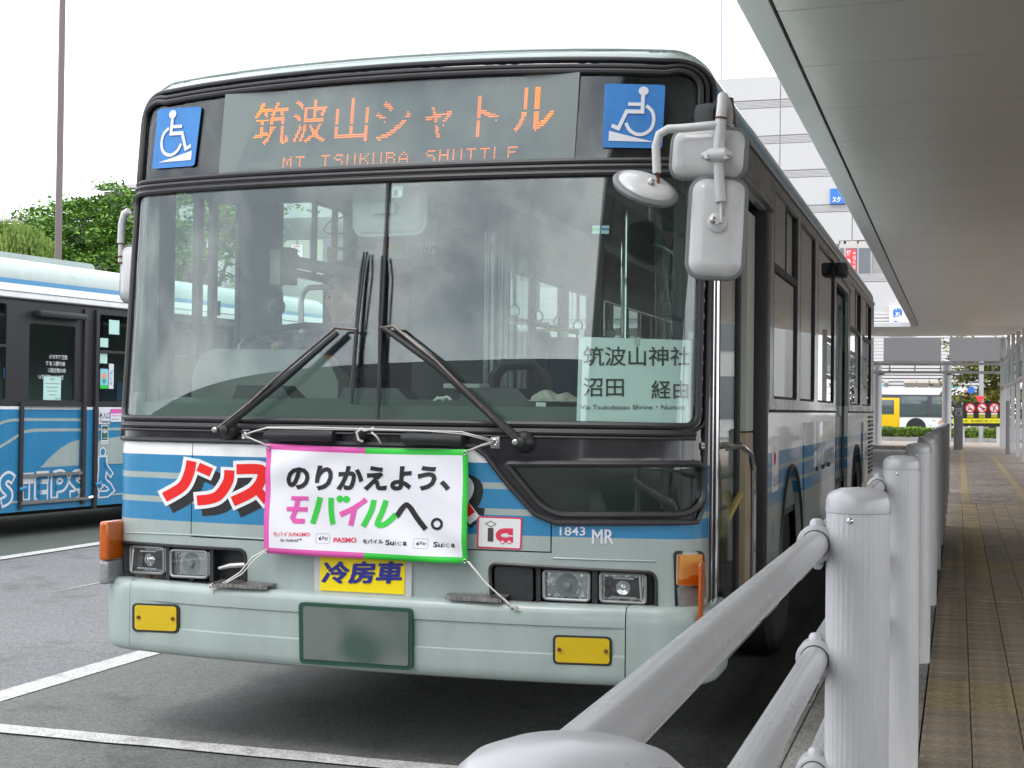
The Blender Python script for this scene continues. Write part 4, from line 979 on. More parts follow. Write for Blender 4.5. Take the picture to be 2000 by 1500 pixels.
# ================================================================== THINGS ON THE BUS
# driver
def person_driver():
    M_UNI = mat('dark_uniform', (.035,.045,.07), .9, var=.1); M_SKIN = mat('skin', (.50,.30,.20), .55)
    hc = ony(668,596,1.36); x0 = hc.x; y0 = 1.42; zs = 1.46
    t = thing('person', 'seated driver in a dark uniform raising one hand beside the steering wheel', 'person', (x0, 1.36, 1.42))
    Vs = {'hip':(x0,y0,1.46,.16),'wa':(x0,y0-.01,1.56,.14),'ch':(x0,y0-.03,1.68,.155),'sh':(x0,y0-.04,1.76,.115),'nk':(x0,y0-.05,1.815,.05),
          'ls':(x0-.17,y0-.05,1.735,.062),'le':(x0-.25,y0-.16,1.55,.046),'lw':(x0-.17,y0-.38,1.63,.033),
          'rs':(x0+.17,y0-.05,1.735,.062),'re':(x0+.24,y0-.12,1.52,.046),'rw':(x0+.10,y0-.36,1.60,.033),
          'lh':(x0-.1,y0-.05,1.44,.10),'lk':(x0-.12,y0-.42,1.46,.075),'lf':(x0-.12,y0-.48,1.06,.05),
          'rh':(x0+.1,y0-.05,1.44,.10),'rk':(x0+.12,y0-.42,1.46,.075),'rf':(x0+.12,y0-.48,1.06,.05)}
    E_ = [('hip','wa'),('wa','ch'),('ch','sh'),('sh','nk'),('sh','ls'),('ls','le'),('le','lw'),('sh','rs'),('rs','re'),('re','rw'),('hip','lh'),('lh','lk'),('lk','lf'),('hip','rh'),('rh','rk'),('rk','rf')]
    ks = list(Vs); off = ORG[t.name]
    me = bpy.data.meshes.new('body'); me.from_pydata([tuple(Vector(Vs[k][:3])-off) for k in ks],[(ks.index(a),ks.index(b_)) for a,b_ in E_],[])
    o = bpy.data.objects.new('body', me); link(o, t); me.materials.append(M_UNI)
    sk = o.modifiers.new('skin','SKIN'); 
    for i,k in enumerate(ks): me.skin_vertices[0].data[i].radius = (Vs[k][3],Vs[k][3]*(.75 if k in('ch','wa','sh','hip') else 1)); me.skin_vertices[0].data[i].use_root = (k=='hip')
    sb = o.modifiers.new('s','SUBSURF'); sb.levels = 2; sb.render_levels = 2
    # head with face, ears, hair
    bm = bmesh.new(); bmesh.ops.create_uvsphere(bm, u_segments=28, v_segments=20, radius=1)
    hcen = Vector((x0,y0-.06,1.925))
    for v in bm.verts:
        p = v.co.copy(); r = Vector((p.x*.076,p.y*.094,p.z*.118))
        if p.z < -.2: r.x *= 1-.28*(-p.z-.2); r.y *= 1-.15*(-p.z-.2)
        if p.y < -.6:
            r.y -= .018*math.exp(-(p.x/.16)**2-((p.z+.12)/.16)**2)           # nose
            r.y += .008*math.exp(-((abs(p.x)-.36)/.16)**2-((p.z-.08)/.10)**2)  # eye sockets
            r.y -= .004*math.exp(-(p.x/.3)**2-((p.z+.45)/.07)**2)
        if abs(p.x) > .9 and abs(p.z) < .25: r.x *= 1.06
        v.co = r
    for z in [hcen]: pass
    Vh = [v.co+hcen for v in bm.verts]; bm.verts.index_update(); Fh = [tuple(v.index for v in f.verts) for f in bm.faces]; bm.free()
    obj('head', Vh, Fh, M_SKIN, t, 180)
    b = MB(); b.tube([(x0,y0-.055,1.80),(x0,y0-.06,1.87)], .052, 12); b.build('neck', M_SKIN, t, 180)
    b = MB(); b.lathe(hcen+Vector((0,.01,.02)),(0,.35,1),[(.088,-.02),(.094,.02),(.088,.065),(.06,.10),(.02,.115),(0,.117)],24); b.build('hair', mat('grey_hair',(.20,.20,.20),.8,var=.2,vscale=60), t, 180)
    b = MB()
    for s in (-1,1): b.lathe(hcen+Vector((s*.028,-.083,.012)),(0,-1,0),[(.010,0),(.009,.004),(.003,.006)],10)
    b.build('eyes', mat('eye_dark',(.02,.015,.012),.3), t)
    b = MB(); b.tube([hcen+Vector((-.022,-.080,-.052)),hcen+Vector((0,-.087,-.054)),hcen+Vector((.022,-.080,-.052))],.004,6); b.build('mouth', mat('lips',(.38,.16,.13),.5), t)
    b = MB()
    for s in (-1,1): b.tube([hcen+Vector((s*.076,.0,-.02)),hcen+Vector((s*.084,.01,.0)),hcen+Vector((s*.077,.012,.025))],[.008,.013,.008],8)
    b.build('ears', M_SKIN, t, 180)
    # hands: palm and five unequal curled fingers
    def hand(w_, d, s):
        b = MB(); d = d.normalized(); sd_ = Vector((s,0,0)); upn = Vector((0,0,1)); w_ = Vector(w_)
        b.tube([w_,w_+d*.03,w_+d*.075,w_+d*.09],[.026,.036,.038,.024],10)
        for k,ln in enumerate((.060,.072,.066,.052)):
            r0 = w_+d*.078+sd_*(.024-.016*k); b.tube([r0,r0+d*ln*.5+upn*.006,r0+d*ln*.8-upn*.018,r0+d*ln*.75-upn*.040],[.009,.0085,.008,.006],8)
        r0 = w_+d*.03+sd_*.03; b.tube([r0,r0+d*.03+sd_*.018,r0+d*.06+sd_*.016],[.011,.010,.007],8)
        b.build('hand', M_SKIN, t, 180)
    hand((x0-.17,y0-.38,1.63),Vector((.2,-.75,.5)),1); hand((x0+.10,y0-.36,1.60),Vector((-.25,-.9,.1)),-1)
person_driver()
# destination notice behind the glass
nq = [(1132,657),(1358,664),(1354,826),(1127,821)]
nt_ = thing('paper_notice', 'pale sheet with Japanese destination lettering taped inside the right half of the windscreen', 'notice', tuple(pxp(1240,820,-.02)))
P = Print(pxsurf(-.016)); M_NP = mat('pale_notice_paper', (.66,.74,.72), .7)
b = MB(); G = [[None]*9 for _ in range(7)]
for j in range(7):
    for i in range(9):
        a = Vector(nq[0]).lerp(Vector(nq[1]),i/8); c = Vector(nq[3]).lerp(Vector(nq[2]),i/8); p = a.lerp(c,j/6); G[j][i] = pxp(p.x,p.y,-.018)
for o_ in (0,.0006):
    k = len(b.V); b.add([G[j][i]+Vector((0,o_,0)) for j in range(7) for i in range(9)],[(j*9+i,j*9+i+1,(j+1)*9+i+1,(j+1)*9+i) for j in range(6) for i in range(8)])
obj('sheet', b.V, b.F, M_NP, nt_, 180)
P = Print(pxsurf(-.0165)); P.text('筑波山神社',1140,714,1352,676,M_INK,.001,.008,0); P.text('沼田',1140,774,1220,737,M_INK,.001,.008); P.text('経由',1274,778,1349,742,M_INK,.001,.008); 
P.text('Via Tsukubasan Shrine・Numata',1134,799,1343,790,M_INK,.001,.004); P.build('notice_lettering', nt_)
P = Print(pxsurf(-.0165))
for (a,c) in ((1132,643),(1241,659),(1351,648)): P.poly([(a,c),(a+10,c),(a+10,c+14),(a,c+14)], mat('sticky_tape',(.45,.50,.45),.4), .0012)
P.build('tape', nt_)
# cloth bundle on the dashboard
tt = thing('towel', 'folded beige cloth with a white paper tag lying on the dashboard beside the notice', 'towel', tuple(ony(1080,810,.17)))
b = MB(); nx,ny = 26,14; A = ony(1030,812,.15); C = ony(1126,808,.15); V = []
for j in range(ny+1):
    for i in range(nx+1):
        a = i/nx; t = j/ny; th = math.pi*t
        hgt = (.026+.006*math.sin(a*4+1)+.005*math.sin(a*17+t*5))*(min(1,5*a)*min(1,5*(1-a)))**.5
        V.append((A.x+(C.x-A.x)*a+.008*math.sin(t*9+a*4), .215-.07*math.cos(th)+.006*math.sin(a*23), 1.428+abs(math.sin(th))**.7*hgt*1.3))
b.add(V,[(j*(nx+1)+i,j*(nx+1)+i+1,(j+1)*(nx+1)+i+1,(j+1)*(nx+1)+i) for j in range(ny) for i in range(nx)]); b.build('cloth', mat('beige_towel',(.40,.37,.32),.95,var=.15,vscale=40,bump=.5,bscale=200), tt, 180)
p = ony(1056,800,.135); box('paper_tag', p.x-.02,p.x+.02,p.y,p.y+.003,p.z-.025,p.z+.028, MATS['paper_white'], tt)
tag(MB().tube([ony(848+4*i+6*math.sin(i*2.1),784-9*abs(math.sin(i*1.3)),.30) for i in range(9)], .007, 6).build('cord_bundle', M_ROPE), 'small tangle of pale cord lying on the dashboard near the windscreen centre', 'cord')

# banner with cords
bn = thing('banner', 'white cloth banner with pink and green border tied across the bus front', 'banner', tuple(pxp(715,1085,.045)))
BQ = [pxp(522,868,.05),pxp(914,880,.05),pxp(911,1101,.062),pxp(517,1080,.062)]
def bsurf(a,b_,off):
    p = (BQ[3].lerp(BQ[2],a)).lerp(BQ[0].lerp(BQ[1],a), b_)
    e = min(a,1-a,b_*.6,(1-b_)*.6)
    w_ = .008*math.sin(a*9+b_*4+.5)*math.sin(b_*5+a*3) + .007*math.sin((a-b_)*16)*math.exp(-((a-.0)**2+(b_-1)**2)*8) + .007*math.sin((a+b_)*17)*math.exp(-((a-1)**2+(b_)**2)*8)+ .003*math.sin(a*25+b_*9)*math.exp(-((a-1)**2+(b_-1)**2)*9)
    w_ -= .010*math.sin(math.pi*a)*math.sin(math.pi*b_)
    sag = -.006*math.sin(math.pi*a)*(1 if b_ > .5 else .4)
    return p+Vector((0,-1,0))*(off+w_)+Vector((0,0,sag))
us = sorted(set([i/48 for i in range(49)]+[.026,.974])); vs_ = sorted(set([i/28 for i in range(29)]+[.052,.948]))
V = [bsurf(a,c,0) for c in vs_ for a in us]; k = len(us); F = []; MI = []
for j in range(len(vs_)-1):
    for i in range(k-1):
        F.append((j*k+i,j*k+i+1,(j+1)*k+i+1,(j+1)*k+i)); a = (us[i]+us[i+1])/2; c = (vs_[j]+vs_[j+1])/2
        MI.append(0 if .026<a<.974 and .052<c<.948 else (1 if a<.5 else 2))
o = obj('banner_cloth', V, F, [M_BANNER,M_PINK,M_GREEN], bn, 180, MI); sm = o.modifiers.new('t','SOLIDIFY'); sm.thickness = .0012; sm.offset = -1
def z8(x,y):
    s_ = (x-120)/1180; top_ = 85+30*s_; bot = 715+60*s_; return s_, 1-(y-top_)/(bot-top_)
P = Print(lambda x,y,off: bsurf(*z8(x,y),off)); o1 = .002
P.text('のりかえよう、',247,352,1200,205,M_INK,o1,.042,.10)
def st(L,m,w_=30,sn=4): P.stroke(L,w_,m,o1,sn)
P.build('banner_lettering', bn); P = Print(lambda x,y,off: bsurf(*z8(x,y),off))
st([(275,398),(378,398)],M_PINK,26,0); st([(250,461),(372,463)],M_PINK,26,0); st([(316,398),(302,470),(286,510),(300,530),(358,531)],M_PINK,28,0)
st([(448,388),(432,450),(403,545)],M_GREEN,32); st([(512,390),(512,470),(522,548)],M_GREEN,32); P.circle(563,396,20,M_GREEN,o1); P.circle(600,398,20,M_GREEN,o1)
st([(712,398),(650,452),(565,492)],M_PINK,30); st([(650,455),(640,500),(628,555)],M_PINK,30,0)
st([(757,402),(745,470),(702,560)],M_GREEN,32); st([(828,404),(806,480),(785,545),(830,545),(888,490)],M_GREEN,32,3)
st([(890,505),(935,440),(962,440),(1010,510),(1062,576)],M_INK,32,3); P.arc(1128,545,28,15,0,360,M_INK,o1)
P.build('banner_lettering', bn); P = Print(lambda x,y,off: bsurf(*z8(x,y),off))
P.text('モバイルPASMO',178,618,392,592,M_CRED,o1,.015); P.text('for Android™',222,648,345,630,M_INK,o1,.01)
for (x0,y0) in ((427,600),(997,628)):
    P.stroke([(x0+5,y0),(x0+75,y0+3),(x0+80,y0+10),(x0+80,y0+52),(x0+74,y0+58),(x0+5,y0+56),(x0,y0+50),(x0,y0+6),(x0+5,y0)],1.8,M_GREY,o1)
    P.text('Pay',x0+36,y0+42,x0+70,y0+18,M_INK,o1,.005); P.circle(x0+24,y0+31,8,M_INK,o1,14); P.circle(x0+31,y0+29,3.2,M_BANNER,o1+.0003,10); P.poly([(x0+23,y0+21),(x0+28,y0+15),(x0+29,y0+20)],M_INK,o1)
P.text('PASMO',528,653,664,624,M_CRED,o1,.03); P.text('モバイル',700,658,822,632,M_INK,o1,.025); P.text('Su',836,666,888,636,M_INK,o1,.025); P.text('ic',893,667,930,637,M_GREY,o1,0); P.text('a',938,668,960,645,M_INK,o1,.025)
P.text('Su',1107,680,1158,648,M_INK,o1,.025); P.text('ic',1163,680,1200,649,M_GREY,o1,0); P.text('a',1208,681,1230,658,M_INK,o1,.025)
P.build('banner_lettering', bn)
def cord(L, r=.0032, name='banner_cord'):
    b = MB(); b.tube([pxp(u,v,o_) for u,v,o_ in L], r, 6); return b.build(name, M_ROPE, bn, 180)
cord([(525,873,.055),(500,862,.05),(478,852,.03),(474,850,.02)]); cord([(476,851,.03),(500,845,.075),(523,839,.08),(700,843,.085),(830,845,.085),(905,851,.08),(962,864,.03)])
cord([(523,838,.08),(610,838,.085),(700,841,.09),(900,847,.085),(965,862,.035)],.0028)
cord([(912,884,.055),(935,874,.05),(962,866,.03)]); cord([(912,883,.06),(940,871,.05),(968,861,.03)],.0028)
cord([(912,1096,.066),(940,1130,.05),(975,1165,.055),(998,1187,.065)]); cord([(914,1097,.066),(948,1140,.056),(985,1172,.06),(1003,1190,.07)],.0028)
cord([(519,1075,.066),(495,1088,.05),(470,1118,.03),(440,1138,.05),(421,1146,.06)]); cord([(521,1076,.066),(500,1092,.055),(474,1121,.04),(440,1141,.055),(419,1148,.06)],.0028)
for (u,v) in ((418,1146),(1001,1187)):
    cord([(u-6,v+2,.065),(u,v-6,.075),(u+7,v,.065),(u+2,v+6,.07),(u-5,v-4,.075),(u+8,v+5,.07)],.0038,'cord_knot')
cord([(1003,1190,.07),(1018,1194,.06)],.003); cord([(418,1150,.065),(420,1162,.06)],.003)
cord([(716,845,.08),(706,841,.09),(697,848,.085),(700,862,.075),(709,866,.07)],.005,'cord_knot'); cord([(709,845,.09),(722,843,.085),(730,838,.08)],.004,'cord_knot'); cord([(725,847,.08),(736,856,.07),(743,868,.05)],.0045)
for a,c in ((.013,.97),(.987,.97),(.987,.02),(.013,.02)): p = bsurf(a,c,.003); MB().tube([p+Vector((.007*math.cos(R(t)),0,.007*math.sin(R(t)))) for t in range(0,360,36)], .0022, 6, closed=True).build('grommet', M_STEEL, bn)

# ================================================================== GROUND
def ground_mat(name, c1, c2, big, fine=110, bump=.55):
    m = bpy.data.materials.new(name); m.use_nodes = True; n = m.node_tree; b = n.nodes['Principled BSDF']; MATS[name] = m
    tcn = n.nodes.new('ShaderNodeTexCoord'); src = tcn.outputs['Object']
    a = n.nodes.new('ShaderNodeTexNoise'); a.inputs['Scale'].default_value = big; a.inputs['Detail'].default_value = 6
    v = n.nodes.new('ShaderNodeTexVoronoi'); v.inputs['Scale'].default_value = fine
    n.links.new(src, a.inputs['Vector']); n.links.new(src, v.inputs['Vector'])
    mx = n.nodes.new('ShaderNodeMix'); mx.data_type = 'RGBA'; mx.inputs[6].default_value = (*c1,1); mx.inputs[7].default_value = (*c2,1)
    mr = n.nodes.new('ShaderNodeMapRange'); mr.inputs['From Min'].default_value = .35; mr.inputs['From Max'].default_value = .65
    n.links.new(a.outputs['Fac'], mr.inputs['Value']); n.links.new(mr.outputs[0], mx.inputs[0])
    ml = n.nodes.new('ShaderNodeMix'); ml.data_type = 'RGBA'; ml.blend_type = 'MULTIPLY'; ml.inputs[0].default_value = .75
    sp = n.nodes.new('ShaderNodeValToRGB'); sp.color_ramp.elements[0].color = (.35,.35,.35,1); sp.color_ramp.elements[1].color = (1.5,1.5,1.5,1)
    n.links.new(v.outputs['Color'], sp.inputs[0]); n.links.new(mx.outputs[2], ml.inputs[6]); n.links.new(sp.outputs[0], ml.inputs[7])
    st = n.nodes.new('ShaderNodeTexNoise'); st.inputs['Scale'].default_value = big*1.7; st.inputs['Detail'].default_value = 8; st.inputs['Roughness'].default_value = .7
    n.links.new(src, st.inputs['Vector']); sr = n.nodes.new('ShaderNodeValToRGB'); sr.color_ramp.elements[0].position = .34; sr.color_ramp.elements[0].color = (.62,.61,.60,1); sr.color_ramp.elements[1].position = .47; sr.color_ramp.elements[1].color = (1,1,1,1)
    n.links.new(st.outputs['Fac'], sr.inputs[0]); m3 = n.nodes.new('ShaderNodeMix'); m3.data_type = 'RGBA'; m3.blend_type = 'MULTIPLY'; m3.inputs[0].default_value = 1
    n.links.new(ml.outputs[2], m3.inputs[6]); n.links.new(sr.outputs[0], m3.inputs[7])
    n.links.new(m3.outputs[2], b.inputs['Base Color']); b.inputs['Roughness'].default_value = .85
    bp = n.nodes.new('ShaderNodeBump'); bp.inputs['Strength'].default_value = bump; bp.inputs['Distance'].default_value = .006
    n.links.new(v.outputs['Distance'], bp.inputs['Height']); n.links.new(bp.outputs[0], b.inputs['Normal'])
    return m
M_BAY = ground_mat('greenish_asphalt', (.132,.138,.130), (.158,.163,.154), .9)
M_LANE = ground_mat('grey_asphalt', (.172,.170,.176), (.202,.20,.206), .8)
M_LINE = ground_mat('worn_road_paint', (.62,.62,.60), (.50,.50,.48), 9, 160, .3)
def plane(name, x0,x1,y0,y1,z,m,kind='structure'):
    o = obj(name, [(x0,y0,z),(x1,y0,z),(x1,y1,z),(x0,y1,z)], [(0,1,2,3)], m, None, 0)
    if kind: o['kind'] = kind
    return o
road = plane('road', -400,400,-300,600,0,M_LANE); 
def rough_strip(name, x0,x1,y0,y1,z,m,par,wob=.006,n=60):
    V=[];F=[]; ln = y1-y0; alongx = (x1-x0) > ln
    for i in range(n+1):
        t = i/n
        for s in (0,1):
            w_ = wob*noise.noise(Vector((t*40,s*7.3+x0,y0)))*2
            if alongx: V.append((x0+(x1-x0)*t,(y0,y1)[s]+w_,z))
            else: V.append(((x0,x1)[s]+w_, y0+ln*t, z))
    F=[(2*i,2*i+2,2*i+3,2*i+1) if alongx else (2*i,2*i+1,2*i+3,2*i+2) for i in range(n)]
    return obj(name,V,F,m,par,0)
obj('bay_surface', [(-2.13,-9,.004),(1.42,-9,.004),(1.42,-.02,.004),(-2.13,-.02,.004)], [(0,1,2,3)], M_BAY, road, 0)
obj('bay_surface', [(-2.13,-.02,.004),(1.42,-.02,.004),(1.42,14,.004),(-2.13,14,.004)], [(0,1,2,3)], M_BAY, road, 0)
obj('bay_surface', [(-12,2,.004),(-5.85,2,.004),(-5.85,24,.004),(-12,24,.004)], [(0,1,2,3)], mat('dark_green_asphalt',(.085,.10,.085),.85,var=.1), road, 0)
rough_strip('lane_line', -2.21,-2.05,-9,15,.008,M_LINE,road); rough_strip('stop_line', -12,1.30,-.10,.03,.012,M_LINE,road)
rough_strip('lane_line', -6.03,-5.87,-9,40,.008,M_LINE,road)
obj('worn_mark', [(-4.16,3.75,.008),(-4.05,9,.008),(-4.17,9,.008)], [(0,1,2)], M_LINE, road, 0)
rough_strip('lane_line', -30,1.2,46,46.15,.008,M_LINE,road)
# pavement
M_CONC = ground_mat('pale_kerb_concrete', (.30,.29,.27), (.36,.35,.33), 3, 140, .3)
M_PV = ground_mat('brown_paver', (.37,.29,.205), (.44,.35,.25), 5, 190, .35)
M_PV2 = ground_mat('grey_brown_paver', (.34,.275,.20), (.39,.32,.235), 5, 190, .35)
M_OC = ground_mat('ochre_tactile_paver', (.47,.36,.20), (.43,.33,.19), 6, 190, .35)
M_FARPV = ground_mat('distant_brown_paving', (.29,.235,.19), (.35,.29,.24), .6, 12, .1)
sw = MB().box(1.60,9.5,-16,50.5,-.1,.128).build('pavement', mat('joint_mortar',(.055,.05,.045),.9), None, 0); sw['kind'] = 'structure'
for i in range(26):
    y = -15+2*i*.9999; box('kerb_stone', 1.42,1.60,y+.005,y+1.993,-.05,.150, M_CONC, sw, .008,1)
obj('edge_slab', [(1.605,-16,.148),(2.055,-16,.148),(2.055,15.5,.148),(1.605,15.5,.148)], [(0,1,2,3)], M_CONC, sw, 0)
PW,PD = .186,.178
bx = [(0,0),(1,0),(1,1),(0,1)]
def paver_mesh(m):
    g=.0035; V=[(g,g,.150),(PW-g,g,.150),(PW-g,PD-g,.150),(g,PD-g,.150),(0.001,.001,.143),(PW-.001,.001,.143),(PW-.001,PD-.001,.143),(.001,PD-.001,.143),(0.001,.001,.128),(PW-.001,.001,.128),(PW-.001,PD-.001,.128),(.001,PD-.001,.128)]
    F=[(0,1,2,3)]+[(a,a+4,(a+1)%4+4,(a+1)%4) for a in range(4)]+[(a+4,a+8,(a+1)%4+8,(a+1)%4+4) for a in range(4)]
    return mesh('paver', V, [f if k==0 else f for k,f in enumerate(F)], m, 0)
PMS = [paver_mesh(M_PV), paver_mesh(M_PV2), paver_mesh(M_OC)]
rest = {0:MB(),1:MB(),2:MB()}; cnt = 0
rr = random.Random(3)
def fam(x, y):
    if 1.02 < y < 1.72 or (6.9 < y < 7.4): return 2
    if y > 6.2 and (2.24 < x+.09 < 2.36 or 3.1 < x+.09 < 3.22): return 2
    return rr.choice((0,0,0,1,1))
for j in range(96):
    y = -1.2+j*PD
    for i in range(14):
        x = 2.06+i*PW; k = fam(x,y); dz = rr.uniform(-.0018,.0018)
        vis = y > -.35 and x < 2.0+.24*(y+5.5)
        if vis and cnt < 300:
            o = bpy.data.objects.new('paver', PMS[k]); o.location = (x,y,dz); link(o, sw); cnt += 1
        elif vis:
            me = PMS[k]; rest[k].add([v.co+Vector((x,y,dz)) for v in me.vertices],[tuple(p.vertices) for p in me.polygons])
for k,b in rest.items():
    if b.V: o = b.build('paver_field', (M_PV,M_PV2,M_OC)[k], sw, 0); o['kind'] = 'stuff'
obj('distant_paving', [(1.605,15.6,.149),(9.5,15.6,.149),(9.5,50.4,.149),(1.605,50.4,.149)], [(0,1,2,3)], M_FARPV, sw, 0)
obj('distant_paving', [(4.70,-1,.149),(9.5,-1,.149),(9.5,15.55,.149),(4.70,15.55,.149)], [(0,1,2,3)], M_FARPV, sw, 0)
for (x,y0,y1) in ((2.30,15.9,49),(3.15,15.9,40)): obj('tactile_line', [(x-.06,y0,.153),(x+.06,y0,.153),(x+.06,y1,.153),(x-.06,y1,.153)], [(0,1,2,3)], M_OC, sw, 0)
fp = MB().box(-14,9.5,50.6,60,-.1,.14).build('far_pavement', M_FARPV, None, 0); fp['kind']='structure'

# ================================================================== GUARD FENCE
fence = thing('guard_fence', 'silver tubular guard fence with round fluted posts running along the kerb beside the bus', 'fence', (2.0,-2.27,.15))
def post_mesh(zt, z0=.13):
    b = MB(); n = 72; V = []
    for z in (z0, zt-.048):
        for i in range(n):
            a = 2*math.pi*i/n; r = .0615+(.0013 if i%2 else 0); V.append((r*math.cos(a), r*math.sin(a), z))
    b.add(V,[(i,(i+1)%n,(i+1)%n+n,i+n) for i in range(n)]); return b
ys = [-4.49,-2.27] + [.03+2.25*k for k in range(0,9)]
pm = cm = scm = None
for k,y in enumerate(ys):
    zt = 1.228 if k == 0 else 1.25
    if k in (0,1):
        b = post_mesh(zt); pm = mesh('post', b.V, b.F, M_FENCE, 25)
        b = MB().lathe((0,0,zt-.050),(0,0,1),[(.058,-.004),(.0645,0),(.0645,.006),(.0635,.024),(.060,.034),(.052,.041),(.036,.047),(.0,.050)],48); cm = mesh('post_cap', b.V, b.F, M_CAP, 45)
        b = MB().lathe((-.012,-.060,zt-.064),(0,-1,0),[(.006,0),(.006,.003),(.003,.006)],12); scm = mesh('cap_screw', b.V, b.F, M_CHROME, 40)
    p = bpy.data.objects.new('post', pm); link(p, fence); p.location = Vector((2.0,y,0))-ORG[fence.name]; ORG[p.name] = Vector()
    c_ = bpy.data.objects.new('post_cap', cm); link(c_, p); s_ = bpy.data.objects.new('cap_screw', scm); link(s_, p)
# rails in three heights with collar clamps at every post
XR = 1.919; M_RAIL = mat('silver_rail_paint', (.56,.56,.565), .27, .3, var=.05, vscale=5, stretch=(1,.3,1))
clamp = MB(); clamp.tube([(XR,-.030,0),(XR,-.026,0),(XR,.026,0),(XR,.030,0)],[.031,.038,.038,.031],28)
cl1 = mesh('rail_clamp', clamp.V, clamp.F, M_CAP, 40)
cb = MB().box(XR+.024,1.947,-.022,.022,-.020,.020); cl2 = mesh('clamp_arm', cb.V, cb.F, M_CAP, 30)
cbolt = MB(); cbolt.lathe((XR,0,.037),(0,0,1),[(.016,-.004),(.014,.006),(.010,.011),(.007,.012)],12); cb2 = MB().lathe((XR+.002,0,-.037),(0,0,-1),[(.013,-.004),(.012,.008),(.006,.016)],10); cl5 = mesh('clamp_bolt', cb2.V, cb2.F, M_CAP, 30); cl3 = mesh('clamp_bolt', cbolt.V, cbolt.F, M_CAP, 30)
gk = MB().tube([(XR,-.032,0),(XR,-.0295,0)],[.0285,.0285],24); cl4 = mesh('clamp_gasket', gk.V, gk.F, M_RUB, 30)
for zr in (1.135,.905,.675):
    for k in range(len(ys)-1):
        a,c = ys[k],ys[k+1]; MB().tube([(XR,a,zr),(XR,c,zr)], .0265, 32, False).build('rail', M_RAIL, fence, 60)
    for y in ys[1:7]:
        o = bpy.data.objects.new('rail_clamp', cl1); link(o, fence); o.location = Vector((0,y,zr))-ORG[fence.name]
        for m_,nm in ((cl2,'clamp_arm'),(cl3,'clamp_bolt'),(cl4,'clamp_gasket'),(cl5,'clamp_bolt')): q = bpy.data.objects.new(nm, m_); link(q, o)

# ================================================================== BUS STOP CANOPY
ZC = 3.45; XE = 1.12; YEND = 29.6
def zs(x): return ZC+.015*(x-XE)
can = thing('stop_canopy', 'long grey aluminium canopy of wide soffit panels over the pavement and fence', 'canopy', (5.6,8,.15))
def panel(x0,x1,y0,y1,nm='soffit_panel'):
    V = [(x0,y0,zs(x0)),(x1,y0,zs(x1)),(x1,y1,zs(x1)),(x0,y1,zs(x0))]; V += [Vector(v)+Vector((0,0,.04)) for v in V]
    return obj(nm, V, [(3,2,1,0),(4,5,6,7),(0,1,5,4),(1,2,6,5),(2,3,7,6),(3,0,4,7)], M_ALU, can, 0)
y = -26.18; P_ = 1.232
while y < YEND: panel(XE+.17,6.6,y+.006,min(y+P_-.006,YEND)); y += P_
MB().box(XE+.1,6.7,-26.2,YEND,ZC+.13,ZC+.34).build('canopy_top', M_ALUF, can, 0)
V=[]; 
for yy in (-26.2,YEND+.1): V += [(XE,yy,ZC+.0),(XE+.155,yy,ZC-.012),(XE+.155,yy,ZC+.06),(XE+.05,yy,ZC+.30),(XE-.01,yy,ZC+.30),(XE-.02,yy,ZC+.03)]
obj('edge_gutter', V, [(0,1,2,3,4,5),(11,10,9,8,7,6)]+[(i,i+6,(i+1)%6+6,(i+1)%6) for i in range(6)], mat('gutter_aluminium',(.55,.54,.53),.4,.4,var=.05), can, 0)
for yy in (-20,-12,-4,4.5,12.5,20.5):
    MB().lathe((5.0,yy,.15),(0,0,1),[(.13,0),(.13,3.3)],24).build('canopy_column', M_ALUF, can)
box('unseen_shade_wall', 6.6,6.75,3.5,27,.1,ZC+.1, mat('shade_wall_grey',(.30,.29,.28),.6,var=.1), can)  # unseen wall, added to cut the side light reaching bus and pavement
# crossing canopy beyond
can2 = thing('crossing_canopy', 'far grey canopy crossing on round white columns beyond the fence end', 'canopy', (1.7,51,.15))
def pan2(y0,y1): 
    h0,h1 = (y0-YEND)*.038,(y1-YEND)*.038; V = [(-9,y0,ZC-.02+h0),(5.2,y0,zs(5.2)+h0),(5.2,y1,zs(5.2)+h1),(-9,y1,ZC-.02+h1)]; V += [Vector(v)+Vector((0,0,.05)) for v in V]
    obj('soffit_panel', V, [(3,2,1,0),(4,5,6,7),(0,1,5,4),(1,2,6,5),(2,3,7,6),(3,0,4,7)], M_ALU, can2, 0)
y = YEND+.02
while y < 50: pan2(y+.01,y+1.22); y += 1.232
M_FROST = mat('frosted_panel', (.60,.60,.62), .4, var=.03)
_n = M_FROST.node_tree; _o = _n.nodes['Material Output']; _b = _n.nodes['Principled BSDF']; _t = _n.nodes.new('ShaderNodeBsdfTranslucent'); _t.inputs[0].default_value = (.55,.55,.56,1)
_m = _n.nodes.new('ShaderNodeMixShader'); _m.inputs[0].default_value = .8; _n.links.new(_b.outputs[0],_m.inputs[1]); _n.links.new(_t.outputs[0],_m.inputs[2]); _n.links.new(_m.outputs[0],_o.inputs[0])
b = MB(); b.prism([(-9,YEND+3,ZC+.23),(5.3,YEND+3,ZC+.23),(5.3,51,ZC+.95),(-9,51,ZC+.95)],[(-9,YEND+3,ZC+.25),(5.3,YEND+3,ZC+.25),(5.3,51,ZC+1.15),(-9,51,ZC+1.15)]); b.build('canopy_top', M_ALUF, can2, 0)
MB().box(-9,1.1,YEND-.06,YEND,ZC-.03,ZC+.07).build('canopy_fascia', M_ALUF, can2, 0)
for x0,x1 in ((-6,-3.6),(-3.56,-.95),(-.55,1.55),(1.85,3.72)):
    box('hanging_panel', x0,x1,51.0,51.03,ony(1800,706,51).z,ZC+.80, M_FROST, can2)
zb_ = ony(1800,708,51).z
